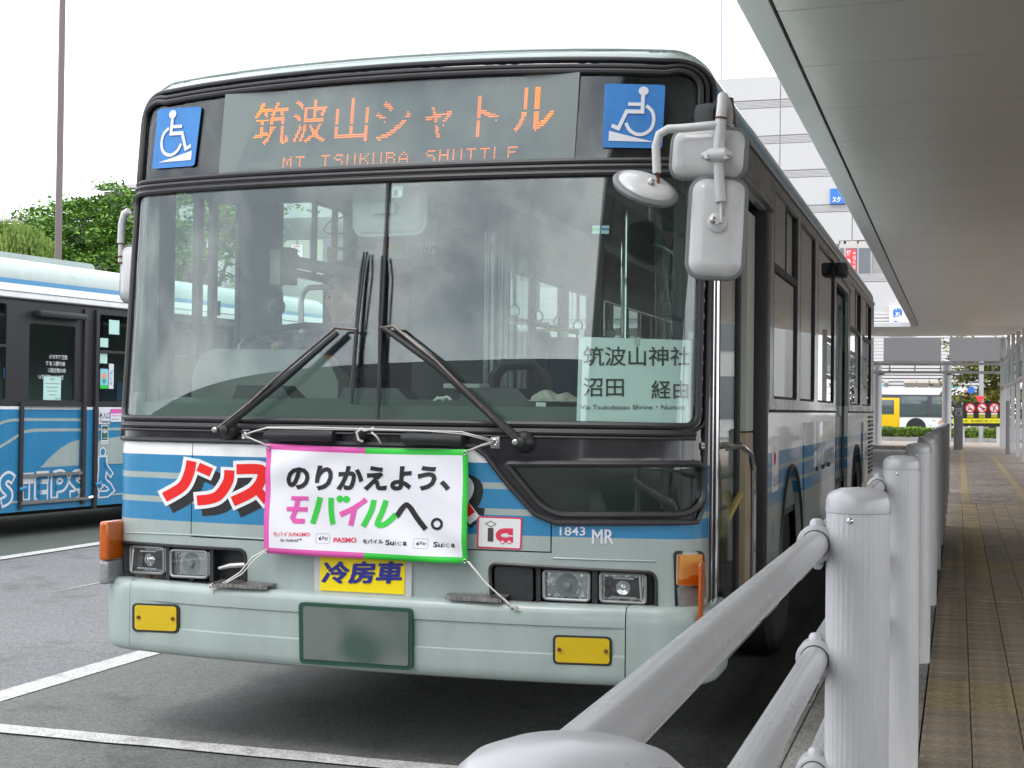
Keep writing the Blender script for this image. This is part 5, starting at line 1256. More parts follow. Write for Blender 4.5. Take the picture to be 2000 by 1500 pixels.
MB().box(-9,3.9,50.95,51.1,zb_-.10,zb_).build('lower_beam', M_ALUF, can2, 0); MB().box(-9,3.9,50.95,51.1,zb_-.42,zb_-.32).build('lower_beam', M_ALUF, can2, 0)
for i in range(10): x = -5+.93*i; MB().box(x,x+.05,51,51.05,zb_-.32,zb_-.1).build('beam_strut', M_ALUF, can2, 0)
for u in (1714,1848):
    p = onz(u,868 if u < 1800 else 872,.15); r = 8.5/2787*(p-CAM).length
    MB().lathe((p.x,51.5,.14),(0,0,1),[(r,0),(r,3.2)],24).build('canopy_column', M_ALUF, can2, 40)
    q = ony(u+17,728,51.3); MB().tube([q+Vector((-.25,0,-.06)),q+Vector((.18,0,.07))], .05, 6).build('lamp_bracket', M_DKPL, can2)
for x in (-4.5,): MB().lathe((x,51.5,.14),(0,0,1),[(.16,0),(.16,3.2)],24).build('canopy_column', M_ALUF, can2, 40)
# glazed wind screen on the right
ws = thing('wind_screen', 'white framed glazed screen wall at the right side of the covered pavement', 'screen wall', (3.8,44,.15))
for k in range(5):
    y = 34.5+4.2*k; box('screen_post', 3.78,3.90,y-.06,y+.06,.15,3.46+.038*(y-YEND), M_ALUF, ws)
    if k < 4: box('screen_pane', 3.83,3.84,y+.07,y+4.13,2.45,3.30, M_WGLASS, ws)
box('corner_post', 3.66,3.80,50.4,50.6,.15,4.2, M_ALUF, ws)
for z in (2.32,3.36): box('screen_rail', 3.76,3.88,34.4,50.6,z,z+.09, M_ALUF, ws)
tag(box('notice_post', 3.60,3.72,41.6,41.8,.15,1.80, mat('dark_grey_post',(.25,.25,.26),.5), None, .02), 'narrow dark grey notice post standing against the glazed screen wall', 'post')

# ================================================================== FAR SIGNS
bs = thing('bus_stop_post', 'dark grey bus stop post with a bus pictogram behind the far end of the fence', 'bus stop', (2.2,46,.15))
a = ony(1863,790,46); c = ony(1881,790,46)
pb = box('post', a.x,c.x,45.9,46.1,.15,a.z, mat('stop_post_grey',(.17,.17,.18),.45), bs, .02)
P = Print(lambda x,y,off: ony(x,y,45.9)+Vector((0,-off,0)))
P.poly([(1866,797),(1878,797),(1878,811),(1866,811)], mat('pictogram_white',(.55,.55,.55),.6), .01); P.poly([(1869,803),(1875.5,803),(1875.5,809),(1869,809)],M_INK,.02); P.poly([(1870,804),(1874.5,804),(1874.5,806),(1870,806)],MATS['pictogram_white'],.03); P.text('BUS',1867.5,802,1876.5,799,M_INK,.03); P.build('pictogram', pb)
ns = thing('prohibition_sign', 'black sign board with three red no smoking style circles above a yellow strip', 'sign', (3.0,55,.15))
P = Print(lambda x,y,off: ony(x,y,55)+Vector((0,-off,0)))
a = ony(1881,786,55); c = ony(1954,833,55); bd = box('board', a.x,c.x,55,55.06,c.z,a.z, M_INK, ns)
box('sign_leg', c.x-.15,c.x,55.02,55.08,.15,a.z, M_ALUF, ns); box('sign_leg', a.x-.05,a.x+.07,55.02,55.08,.15,a.z, M_ALUF, ns)
M_SY = mat('sign_yellow',(.85,.78,.02),.5); M_SW = mat('sign_white',(.8,.8,.8),.5); M_SR = mat('sign_red',(.75,.04,.06),.5)
P.poly([(1860,817.5),(1954,817.5),(1954,826.5),(1860,826.5)], M_SY, .01); P.text('喫煙・ポイ捨て・路上喫煙禁止地区となります',1863,825,1952,819.5,M_INK,.02)
for k,cx in enumerate((1895,1918,1942)):
    P.circle(cx,797,9,M_SW,.01,20); P.arc(cx,797,8.6,2.4,0,360,M_SR,.02); 
    P.stroke([(cx-4.5,799),(cx+4.5,799)] if k==0 else ([(cx-4,795),(cx+5,798),(cx,801)] if k==1 else [(cx-2,803),(cx,795),(cx+3,792)]),2.2,M_INK,.02); P.stroke([(cx-6,791),(cx+6,803)],1.8,M_SR,.03)
    P.poly([(cx-6,806.5),(cx+6,806.5),(cx+6,809.5),(cx-6,809.5)],M_SW,.01)
    for v in (811,813,815): P.stroke([(cx-6,v),(cx+6,v)],.9,M_SY,.01)
P.build('sign_print', bd)
rs_ = thing('road_sign', 'blue round direction road sign on a grey pole beside the shopping building', 'road sign', tuple(ony(1914,838,62)))
q = ony(1916,838,62); t_ = ony(1916,704,62); MB().tube([(q.x,62,.1),(q.x,62,t_.z)], .11, 10).build('pole', mat('galvanised_grey',(.38,.39,.40),.5,.3), rs_)
q = ony(1897,762,61.8); MB().lathe(q,(0,-1,0),[(.16,0),(.16,.03)],20).build('sign_disc', mat('road_sign_blue',(.02,.14,.5),.5), rs_)
q2 = ony(1914,780,61.8); MB().add([q2+Vector((-.22,0,.14)),q2+Vector((.22,0,.14)),q2+Vector((0,0,-.2))],[(0,1,2)]).build('give_way_plate', M_SR, rs_)
MB().tube([ony(1897,745,61.9),ony(1897,755,61.9)], .02, 6).build('sign_bracket', MATS['galvanised_grey'], rs_)

# ================================================================== FAR BUS
fb = thing('distant_bus', 'white and yellow city bus side on beyond the hedge under the far canopy', 'bus', (0,92,0))
yb_ = 90.0
def fpx(u,v): return ony(u,v,yb_)
r_ = fpx(1895,800).x; zt = fpx(1800,757).z; l_ = r_-9.6
M_FW = mat('far_bus_white',(.80,.80,.80),.35); M_FY = mat('far_bus_yellow',(.85,.52,.0),.35); M_FG = mat('far_bus_glass',(.07,.10,.10),.1,coat=.5)
zw1 = fpx(1800,771).z; zw0 = fpx(1800,815).z; z0 = .35
dx_ = fpx(1757,800).x
b = MB(); Pf = roundpoly([(l_,z0),(l_,zt),(r_,zt),(r_,z0)],[.05,.35,.5,.2]); b.prism([(x,yb_,z) for x,z in Pf],[(x,yb_+2.4,z) for x,z in Pf]); b.build('body', M_FW, fb, 40)
box('window_band', l_+.05,fpx(1884,790).x,yb_-.02,yb_+.001,zw0,zw1, mat('far_bus_band',(.07,.07,.08),.3), fb)
for u0,u1 in ((1765,1817),(1825,1855),(1860,1880),(1660,1695),(1600,1650)):
    a,c = fpx(u0,0).x,fpx(u1,0).x; w0 = zw0+.12 if u0 != 1860 else zw0+.8
    box('window', a,c,yb_-.04,yb_-.021,w0,zw1-.10, M_FG, fb, .01)
box('window_lower', fpx(1858,0).x,fpx(1884,0).x,yb_-.035,yb_-.02,zw0,zw0+.75, M_FW, fb)
dr = box('door', fpx(1700,0).x,dx_,yb_-.06,yb_-.0,z0+.05,fpx(0+1740,777).z, M_FY, fb, .03); box('door_glass', fpx(1703,0).x,fpx(1752,0).x,yb_-.08,yb_-.061,fpx(1740,809).z,fpx(1740,781).z, M_FG, dr, .02)
ax_ = fpx(1795,0).x; b = MB(); Pa = [(ax_+.62*math.cos(R(a)),.45+.62*math.sin(R(a))) for a in range(0,181,15)]; b.prism([(x,yb_-.02,z) for x,z in Pa],[(x,yb_+.05,z) for x,z in Pa]); b.build('wheel_arch', M_INK, fb)
MB().lathe((ax_,yb_+.15,.48),(0,-1,0),[(.3,-.1),(.48,-.08),(.48,.13),(.28,.15),(.26,.08),(0,.08)],24).build('wheel', M_TYRE, fb)
P = Print(lambda x,y,off: ony(x,y,yb_-.03)+Vector((0,-off,0)))
M_OR = mat('flower_orange',(.8,.35,.15),.5); M_PKF = mat('flower_pink',(.85,.35,.35),.5)
for k in range(6): P.circle(1887+3*math.cos(k*1.05),768+5*math.sin(k*1.05),2.2,M_PKF,.0+.002*k,8); P.circle(1839+4*math.cos(k*1.05),826+5*math.sin(k*1.05),2.6,M_OR,.0+.002*k,8)
P.build('flower_print', fb)
M_CY = mat('cyan_sheet',(.05,.5,.62),.6); q = fpx(1862,757)
box('roof_unit', q.x-.15,q.x+.25,yb_+.6,yb_+1.2,zt-.02,zt+.14, M_CY, fb, .03); box('roof_unit', fpx(1726,0).x-.2,fpx(1726,0).x+.1,yb_+.6,yb_+1.2,zt-.02,zt+.18, M_CY, fb, .03)

# ================================================================== SHOPPING BUILDING
YM_ = 100.0
sb_ = thing('shopping_building', 'large white panelled shopping building with grey bands and shop signs behind the bus', 'building', (-20,104,0))
M_WALL = mat('white_wall_panel',(.50,.495,.49),.7,var=.03,vscale=.4); M_LOUV = mat('grey_louvre_band',(.38,.37,.365),.7)
zr_ = 26.0; XL,XR_ = -58.0,5.2
box('main_wall', XL,XR_,YM_+.1,YM_+30,0,zr_, mat('wall_joint_grey',(.30,.29,.28),.8), sb_)
zb = [0.0,5.1,7.6,10.75,15.85,18.45,21.0,23.65,zr_]
bands = [(10.75,11.35),(15.85,16.4),(18.45,19.0),(21.0,21.6),(23.65,24.25),(7.6,8.2)]
zz = [5.1,7.6,8.2,10.75,11.35,13.5,15.85,16.4,18.45,19.0,21.0,21.6,23.65,24.25,26.0]
windows = [(-6.45,-3.2,11.45,13.45),(-52,-44,11.45,15.6)]
cntp = 0
for j in range(len(zz)-1):
    z0,z1 = zz[j],zz[j+1]; isb = any(abs(z0-a)<.02 for a,_ in bands)
    x = XR_
    while x > XL:
        x2 = max(XL, x-(5.2 if not isb else 7.8))
        skip = any(a < x-.05 and c > x2+.05 and z0 < f-.3 and z1 > d+.3 for a,c,d,f in windows)
        if not skip and cntp < 290 and (x > -34 or z1 < 18.5):
            box('wall_panel' if not isb else 'louvre_panel', x2+.03,x-.03,YM_+(.0 if not isb else .05),YM_+.12,z0+.02,z1-.02, M_LOUV if isb else M_WALL, sb_); cntp += 1
            if isb and x > -16:
                n_ = 5; b = MB()
                for q_ in range(n_): zc_ = z0+.06+(z1-z0-.1)*q_/n_; b.box(x2+.05,x-.05,YM_+.02,YM_+.05,zc_,zc_+.05)
                b.build('louvre_blade', M_WALL, sb_, 0)
        x = x2
# lower ribbed wall seen under the canopy, with its strip of windows
for k in range(24): box('wall_rib', -6,XR_,YM_-.03,YM_+.02,2.9+.24*k-.0,3.06+.24*k, mat('ribbed_wall',(.62,.60,.60),.6), sb_)
for u0,u1 in ((1768,1787),(1792,1813),(1817,1838),(1852,1866),(1729,1733)):
    a,c = ony(u0,750,YM_-.1),ony(u1,750,YM_-.1); f = box('window', a.x,c.x,YM_-.14,YM_-.04,ony(1790,757,YM_-.1).z-.5,ony(1790,748,YM_-.1).z, mat('tinted_brown_glass',(.20,.17,.14),.2), sb_)
    box('window_frame', a.x-.1,c.x+.1,YM_-.10,YM_-.032,ony(1790,748,YM_-.1).z,ony(1790,746,YM_-.1).z+.1, mat('beige_frame',(.6,.54,.44),.6), f)
def pz(u,v,y=YM_-.05): return ony(u,v,y)
M_WIN = mat('dark_window_glass',(.10,.11,.13),.15,coat=.3)
# window strip with restaurant banner
for (u0,u1,v0,v1) in ((1641,1648,485,540),(1652,1674,485,534),(1677,1700,485,534)):
    a = pz(u0,v0); c = pz(u1,v1); w_ = box('window', a.x,c.x,YM_-.02,YM_+.06,c.z,a.z, M_WIN, sb_); a2 = pz(u0,471); c2 = pz(u1,484)
    box('window_head', a2.x,c2.x,YM_-.02,YM_+.06,c2.z,a2.z, mat('window_head_beige',(.50,.47,.43),.5), w_)
a = pz(1639,470); c = pz(1702,536); box('window_surround', a.x,c.x,YM_+.0,YM_+.10,c.z,a.z, M_WALL, sb_)
bnr = box('vertical_banner', pz(1652,0+500).x,pz(1672,500).x,YM_-.08,YM_-.03,pz(1660,533).z,pz(1660,487).z, M_SR, sb_)
P = Print(lambda x,y,off: ony(x,y,YM_-.1)+Vector((0,-off,0)))
P.text('楼',1653,501,1663,489,M_SW,.0,.03); P.text('外',1654,517,1662,505,M_SW,.0,.03)
for k,ch in enumerate('中国料理'): P.text(ch,1666,498+9*k,1671,491+9*k,M_SW,0)
P.build('banner_writing', bnr)
a = pz(1622,369); c = pz(1645,398); s1 = box('wall_sign', a.x,c.x+.3,YM_-.2,YM_-.02,c.z,a.z, mat('sign_blue',(.03,.18,.60),.5), sb_)
P = Print(lambda x,y,off: ony(x,y,YM_-.22)+Vector((0,-off,0))); P.text('スク',1625.5,395,1642,384,M_SW,0,.04); P.build('sign_writing', s1)
a = pz(1737,597); c = pz(1786,655); s2 = box('wall_sign', a.x,c.x,YM_-.3,YM_-.02,c.z,a.z, M_SW, sb_)
P = Print(lambda x,y,off: ony(x,y,YM_-.32)+Vector((0,-off,0))); M_SB = MATS['sign_blue']
P.text('歯',1744,621,1762,601,M_SB,0,.03); P.arc(1768,632,14,2.2,0,200,mat('leaf_green',(.25,.6,.2),.5),0); P.circle(1749,631,5,M_SB,.01,14); P.build('sign_writing', s2)
# letters and shop windows seen through the bus
P = Print(lambda x,y,off: ony(x,y,YM_-.05)+Vector((0,-off,0))); P.text('BiVi',974,546,1040,527,M_INK,.01,.0); P.build('building_name', sb_)
for k in range(5):
    a = pz(556+26*k,456); c = pz(578+26*k,530); w_ = box('shop_window', a.x,c.x,YM_-.04,YM_+.05,c.z,a.z, (M_WIN if k > 2 else mat('blind_beige',(.45,.42,.35),.7)), sb_)
P = Print(lambda x,y,off: ony(x,y,YM_-.10)+Vector((0,-off,0))); P.poly([(569,478),(591,478),(591,512),(569,512)],M_SW,.0); P.text('道',573,492,587,479,M_SR,.01,.03); P.text('あ',573,509,587,497,M_NAVY,.01,.03); P.build('window_poster', sb_)
for u in (1395,1416,1442): 
    q = ony(u,150,104); MB().lathe((q.x,104,zr_),(0,0,1),[(.9,0),(1.0,.5),(.9,.62)],20).build('roof_dish', M_WALL, sb_)
for u,v,r in ((1206,60,.05),(1410,0,.09),(1424,105,.04)): q = ony(u,v,106); MB().tube([(q.x,106,zr_-.2),(q.x,106,q.z)], r, 6).build('antenna_mast', mat('mast_grey_blue',(.35,.40,.50),.6), sb_)
# white low roof building seen through the driver's side
pv = thing('station_pavilion', 'low white building with sloping roof seen through the driver side windows', 'building', (-26,55,0))
a = ony(430,395,55); c = ony(560,395,55); 
box('roof_slab', a.x-1.6,c.x+3,54,62,a.z-1.0,a.z-.2, M_WALL, pv); box('column', ony(470,450,55).x-.3,ony(484,450,55).x,54.5,55.2,0,a.z-.9, M_WALL, pv)
b = MB(); e_ = [ony(425,575,50),ony(480,545,50),ony(640,510,50),ony(640,610,50),ony(425,610,50)]; b.prism(e_,[p+Vector((0,8,.5)) for p in e_]); b.build('lean_roof', mat('pale_roof',(.55,.56,.54),.6), pv, 0)
# apartment block behind the trees
ap = thing('apartment_block', 'brown grey apartment block with white balcony slabs behind the big tree', 'building', (-58,112,0))
M_BR = mat('brown_grey_wall',(.33,.29,.28),.8); zt_ = ony(230,362,110).z
for (u0,u1,vt,yy) in ((203,330,363,110),(-60,205,425,118)):
    x0,x1 = ony(u0,400,yy).x,ony(u1,400,yy).x; zt2 = ony(u1,vt,yy).z
    box('wall', x0,x1,yy,yy+12,0,zt2-.3, M_BR, ap)
    z = zt2-.25
    while z > 3:
        box('balcony_slab', x0-.3,x1+.3,yy-1.2,yy,z,z+.35, M_WALL, ap)
        if u0 > 0 or z < 99:
            for k in range(7): xx = x0+(x1-x0)*(k+.3)/7; box('window', xx,xx+1.6,yy-.05,yy+.02,z-2.3,z-.6, M_WIN, ap)
        z -= 3.1
# hedge
def leafmat(name, c1, c2):
    m = mat(name, c1, .7); n = m.node_tree; b = n.nodes['Principled BSDF']
    t = n.nodes.new('ShaderNodeTexNoise'); t.inputs['Scale'].default_value = 1.1; t.inputs['Detail'].default_value = 4; tcn = n.nodes.new('ShaderNodeTexCoord'); n.links.new(tcn.outputs['Object'], t.inputs['Vector'])
    c = n.nodes.new('ShaderNodeValToRGB'); c.color_ramp.elements[0].position=.35; c.color_ramp.elements[1].position=.65; c.color_ramp.elements[0].color=(*c1,1); c.color_ramp.elements[1].color=(*c2,1)
    n.links.new(t.outputs['Fac'], c.inputs[0]); n.links.new(c.outputs[0], b.inputs['Base Color'])
    b.inputs['Subsurface Weight'].default_value = 0; b.inputs['Specular IOR Level'].default_value = .25; return m
M_LEAF = leafmat('zelkova_leaf',(.10,.21,.035),(.20,.36,.07)); M_WIL = leafmat('willow_leaf',(.13,.21,.04),(.22,.31,.07)); M_HED = leafmat('hedge_leaf',(.10,.17,.03),(.20,.31,.05)); M_YLF = leafmat('olive_yellow_leaf',(.22,.19,.03),(.12,.15,.03))
M_BARK = mat('grey_bark',(.10,.085,.07),.9,var=.3,vscale=3)
def leaf(b, p, s, rng, flat=.5, droop=0):
    n = Vector((rng.gauss(0,1)*flat,rng.gauss(0,1)*flat,1)).normalized() if not droop else Vector((rng.gauss(0,1),rng.gauss(0,1),.2)).normalized()
    a = n.cross(Vector((rng.gauss(0,1),rng.gauss(0,1),rng.gauss(0,.3)))).normalized(); c = n.cross(a)
    if droop: a = Vector((0,0,-1)); c = a.cross(n).normalized()
    k = len(b.V); L_ = s*rng.uniform(.7,1.3)
    b.V += [p-a*L_, p+c*L_*.45, p+a*L_, p-c*L_*.45]; b.F.append((k,k+1,k+2,k+3)); b.I.append(0)
hd = thing('hedge', 'long clipped green hedge in a kerbed bed in front of the distant bus', 'hedge', (1.4,63,.14))
b = MB(); rng = random.Random(5); hx0,hx1 = ony(1700,850,62).x,ony(1954,850,62).x; hz1 = ony(1800,836,62).z; 
for i in range(15000):
    x = rng.uniform(hx0-6,hx1); side_ = rng.random()
    if side_ < .5: p = Vector((x,62+rng.uniform(-.05,.12),rng.uniform(.22,hz1)))
    else: p = Vector((x,rng.uniform(62,63.2),hz1+rng.uniform(-.08,.03)))
    leaf(b,p+Vector((0,.05*math.sin(x*3),.02*math.sin(x*5))),.05,rng,1)
fo = b.build('foliage', M_HED, hd, 0)
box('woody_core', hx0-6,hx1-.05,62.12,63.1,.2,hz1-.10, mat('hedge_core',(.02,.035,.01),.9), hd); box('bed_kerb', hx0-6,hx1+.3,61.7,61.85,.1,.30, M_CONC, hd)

# ================================================================== TREES
def tree(label, base, top_z, rx, leafm, n_lim, n_cl, n_leaf, ls, rng, z_lo, flat=.5, kind='tree', sz=1):
    t = thing(kind, label, 'tree', tuple(base)); base = Vector(base)
    tr = MB(); tips = []
    H_ = top_z-base.z
    tr.tube([base+Vector((0,0,-.1)),base+Vector((.1,0,H_*.25)),base+Vector((.05,.1,H_*.45)),base+Vector((0,0,H_*.8))],[.32,.24,.17,.05],10)
    for i in range(n_lim):
        a = rng.uniform(0,6.28); h0 = rng.uniform(.18,.7); e_ = rng.uniform(.5,1.0); s0 = base+Vector((0,0,H_*h0)); 
        e = base+Vector((math.cos(a)*rx*e_,math.sin(a)*rx*e_,H_*min(.97,h0+.15+.35*rng.random())))
        m_ = s0.lerp(e,.5)+Vector((0,0,H_*.05)); tr.tube([s0,m_,e],[.11,.06,.02],6); tips += [s0.lerp(e,.6),m_.lerp(e,.5),e]
    tr.build('trunk', M_BARK, t, 60)
    b = MB()
    for i in range(n_cl):
        # sprays on the crown's uneven envelope and inside it
        if rng.random() < .35 and tips: c = tips[rng.randrange(len(tips))]+Vector([rng.gauss(0,.5) for _ in range(3)])
        else:
            a = rng.uniform(0,6.28); tt = rng.random(); zz_ = z_lo+(top_z-z_lo)*tt
            prof_ = math.sin(math.pi*min(1,.18+.82*tt))**.55 if tt < .5 else math.cos((tt-.5)*math.pi*.92)**.8
            rad = rx*prof_*(.45+.55*rng.random()**.4)*(1+.16*math.sin(3*a+base.x)+.1*math.sin(5*a+tt*7))
            c = Vector((base.x+rad*math.cos(a),base.y+rad*math.sin(a),zz_))
        cr_ = rng.uniform(.5,1.15)*sz
        for k in range(n_leaf):
            q = Vector((rng.gauss(0,.5)*cr_,rng.gauss(0,.5)*cr_,rng.gauss(0,.13)*cr_)); q.z -= .18*(q.x*q.x+q.y*q.y)
            leaf(b,c+q,ls,rng,flat)
    b.build('crown', leafm, t, 0); return t
def T(u,vt,y,*a,**k):
    return Vector((ony(u,400,y).x,y,0)), ony(u,vt,y).z
rng = random.Random(11)
bse,tz = T(166,378,48); tree('big dense zelkova tree with layered foliage behind the parked bus and lamp post', bse, tz-.25, 3.0, M_LEAF, 16, 440, 85, .12, rng, 2.4, kind='zelkova_tree')
bse,tz = T(65,412,55); tree('lighter green spreading tree behind the left of the lamp post', bse, tz, 2.6, M_LEAF, 10, 120, 60, .12, rng, 2.6, kind='zelkova_tree')
bse,tz = T(400,395,46); tree('green tree seen through the driver side window of the bus', bse, tz+1, 2.9, leafmat('bright_leaf',(.10,.22,.03),(.19,.34,.06)), 10, 220, 55, .14, rng, 1.6, kind='zelkova_tree')
bse,tz = T(310,440,52); tree('green tree standing hidden partly by the windscreen pillar', bse, tz-.8, 1.9, M_LEAF, 10, 130, 55, .13, rng, 1.8, kind='zelkova_tree')
bse,tz = T(1990,640,72); tree('yellowish olive tree beyond the far canopy at the right edge', bse+Vector((-1.2,0,0)), tz-1, 2.2, M_YLF, 8, 120, 45, .16, rng, .8, kind='street_tree')
# willow with hanging strands
bse,tz = T(18,430,40); wt = thing('willow_tree', 'drooping yellow green willow at the left edge behind the parked bus', 'tree', tuple(bse))
b = MB().tube([bse,bse+Vector((.1,0,2)),bse+Vector((0,.1,tz*.8))],[.25,.2,.08],8)
for k in range(9): a = k*.7; b.tube([bse+Vector((0,0,tz*.55)),bse+Vector((math.cos(a)*.9,math.sin(a)*.9,tz*.85)),bse+Vector((math.cos(a)*1.5,math.sin(a)*1.5,tz*.88))],[.07,.05,.02],6)
b.build('trunk', M_BARK, wt, 60); b = MB()
for k in range(420):
    a = rng.uniform(0,6.28); r = 1.75*rng.random()**.5; h = tz*(1-.10*(r/1.75)**2)-rng.random()*.25; ln = rng.uniform(.8,2.6); x0,y0 = bse.x+r*math.cos(a),bse.y+r*math.sin(a)
    for j in range(int(ln*16)): leaf(b,Vector((x0+.12*math.cos(a)*j/10+rng.gauss(0,.03),y0+rng.gauss(0,.03),h-j/16.)),.09,rng,1,1)
b.build('crown', M_WIL, wt, 0)
# lamp post
q = ony(117,300,30); lp = thing('lamp_post', 'tall plain brown grey lamp post rising behind the parked bus', 'lamp post', (q.x,30,0))
MB().lathe((q.x,30,0),(0,0,1),[(.16,0),(.16,.5),(.105,.55),(.088,16)],20).build('pole', mat('brown_grey_pole',(.15,.125,.115),.5,.2), lp, 40)
MB().tube([(q.x,30,15.8),(q.x+.5,30,16.1),(q.x+1.6,30,16.2)],.05,8).build('arm', MATS['brown_grey_pole'], lp); box('lantern', q.x+1.4,q.x+2.2,29.85,30.15,16.1,16.25, M_DKPL, lp, .03)

# ================================================================== PARKED BUS ON THE LEFT (own frame: x outwards, y along, z up)
ob = thing('parked_bus', 'blue city bus at the left edge showing its closed middle door', 'bus', (-6.97,7.7,0), R(-7.6), local=True)
A0,A1 = -5.2,5.6; OW = 2.48
M_OP = band_paint('parked_bus_paint', [(0,BLUE),(1.315,WHITE),(1.36,PALE),(2.46,WHITE),(2.605,BLUE),(2.66,PALE)], .3, .4)
MATS['parked_bus_paint'] = M_OP
YO = [-5+.5*i for i in range(22)]; ZO = [.3,.6,.9,1.2]
f0 = lambda y,z: Vector((0,y,z)); n0_ = lambda y,z: Vector((1,0,0))
DO = (-.40,.58)  # door opening
sheet('side_skin', [(A0,.27),(A1,.27),(A1,1.355),(A0,1.355)], [[(DO[0],.33),(DO[1],.33),(DO[1],1.35),(DO[0],1.35)], [(A0+1.5+.5*math.cos(R(a)),.45+.52*math.sin(R(a))) for a in range(0,360,15)],[(4.0+.5*math.cos(R(a)),.45+.52*math.sin(R(a))) for a in range(0,360,15)]], YO, ZO, f0, .04, M_OP, ob, n0_, .3)
sheet('door_leaf', [(DO[0]+.02,.33),(DO[1]-.05,.33),(DO[1]-.05,1.35),(DO[0]+.02,1.35)], [], YO, ZO, lambda y,z: Vector((-.015,y,z)), .03, M_OP, ob, n0_, .3)
sheet('window_band', [(A0,1.36),(A1,1.36),(A1,2.46),(A0,2.46)], [roundpoly(r_,.04) for r_ in ([(-.30,1.42),(-.30,2.22),(.38,2.22),(.38,1.42)],[(-1.9,1.42),(-1.9,2.40),(-.62,2.40),(-.62,1.42)],[(.76,1.42),(.76,2.38),(1.9,2.38),(1.9,1.42)],[(-3.3,1.42),(-3.3,2.40),(-2.1,2.40),(-2.1,1.42)],[(2.05,1.42),(2.05,2.38),(3.3,2.38),(3.3,1.42)],[(3.5,1.42),(3.5,2.38),(4.9,2.38),(4.9,1.42)])], YO, ZO, lambda y,z: Vector((.004,y,z)), .03, mat('black_grey_band',(.022,.023,.026),.4), ob, n0_, .3)
for (a,c) in ((-1.9,-.62),(.76,1.9),(-3.3,-2.1),(2.05,3.3),(3.5,4.9)): 
    w_ = box('window_glass', -.02,-.014,a,c,1.40,2.42, M_WGLASS, ob); box('transom', -.01,.012,a,c,1.955,1.985, M_DKPL, w_)
dg_ = box('door_glass', -.03,-.022,-.32,.40,1.40,2.24, M_WGLASS, ob)
# roof and upper side
prf = [(0,2.46),(0,2.665),(-.02,2.74),(-.07,2.81),(-.16,2.865),(-.35,2.91),(-.8,2.95),(-1.24,2.96),(-1.7,2.95),(-2.15,2.90),(-2.40,2.81),(-2.48,2.66),(-2.48,.3)]
b = MB(); n = len(prf); ysr = [A0,A0+.1,A1-.2,A1]; b.add([(x if 0<i<3 else -1.24+(x+1.24)*.97,y,z if 0<i<3 else z-.05) for i,y in enumerate(ysr) for x,z in prf],[(i*n+j,i*n+j+1,(i+1)*n+j+1,(i+1)*n+j) for i in range(len(ysr)-1) for j in range(n-1)]); b.build('roof', M_OP, ob, 60)
MB().tube([(.005,A0,2.535),(.005,A1,2.535)],.004,6).build('gutter_line', M_MIRR, ob); MB().tube([(.012,A0,2.462),(.012,A1,2.462)],.014,6).build('rain_gutter', M_RUB, ob)
b = MB(); Pz = roundpoly([(-.2,2.84),(-.2,3.0),(2.0,3.0),(2.0,2.84)],[.1,.12,.12,.1]); 
b.prism([(-.55,y-1.0+.3,z) for y,z in Pz],[(-1.9,y-1.0+.3,z) for y,z in Pz]); b.build('roof_air_unit', M_PALE, ob, 40)
b = MB(); Pz = roundpoly([(-3.2,2.84),(-3.2,3.18),(-1.05,3.18),(-1.0,2.84)],[.1,.2,.2,.1]); b.prism([(-.45,y,z) for y,z in Pz],[(-2.0,y,z) for y,z in Pz]); b.build('roof_air_unit', M_PALE, ob, 40)
box('rear_wall', -2.46,-.01,A1-.03,A1,.3,2.7, M_OP, ob); box('front_wall', -2.46,-.01,A0,A0+.03,.3,2.7, M_OP, ob)
box('far_side_wall', -2.47,-2.44,A0,A1,.3,1.35, M_PALE, ob)
for k in range(8): box('window_pillar', -2.47,-2.43,A0+1.45*k,A0+1.45*k+.12,1.35,2.6, M_INT, ob)
box('floor', -2.44,-.03,A0,A1,.34,.40, M_FLOOR, ob); box('ceiling', -2.4,-.05,A0,A1,2.50,2.53, M_DKPL, ob)
box('chassis', -2.3,-.15,A0+.2,A1-.2,.22,.34, M_DARK, ob)
for y in (A0+1.5,4.0): 
    for x in (-.18,-2.3): MB().lathe((x,y,.47),(1,0,0),[(.3,-.12),(.47,-.1),(.47,.1),(.28,.13),(.2,.05),(0,.06)],28).build('wheel', M_TYRE, ob)
# door hardware
box('door_edge_rail', .0,.03,DO[0]-.025,DO[0]+.02,.30,1.40, M_RUB, ob); box('door_edge_rail', .0,.03,.50,.55,.30,2.42, M_RUB, ob); box('door_edge_rail', .0,.035,.68,.73,.24,2.42, M_RUB, ob)
box('door_slot', -.03,.006,.55,.68,1.36,2.30, M_INK, ob)
box('door_sill_bar', .0,.02,DO[0],.50,1.355,1.40, MATS['dark_plastic'], ob); box('door_lower_rail', .005,.03,DO[0]+.02,.50,.625,.655, M_STEEL, ob); box('door_track', .0,.035,DO[0],.62,.345,.375, M_STEEL, ob)
box('door_lamp', .01,.12,-.26,.44,2.29,2.36, M_DKPL, ob, .02)
MB().tube([(.012,-.395,1.37),(.012,-.395,1.40)],.012,6).build('door_guide', M_CHROME, ob); MB().tube([(.02,.60,.36),(.03,.66,.37)],.02,6).build('door_guide', M_CHROME, ob)
for p_ in ((-.395,.50),(.735,.50)): MB().tube([(.03,p_[0]-.03,p_[1]),(.05,p_[0]+.01,p_[1]+.01),(.03,p_[0]+.05,p_[1]+.02)],.022,8).build('hinge_cover', M_BLUE, ob, 60)
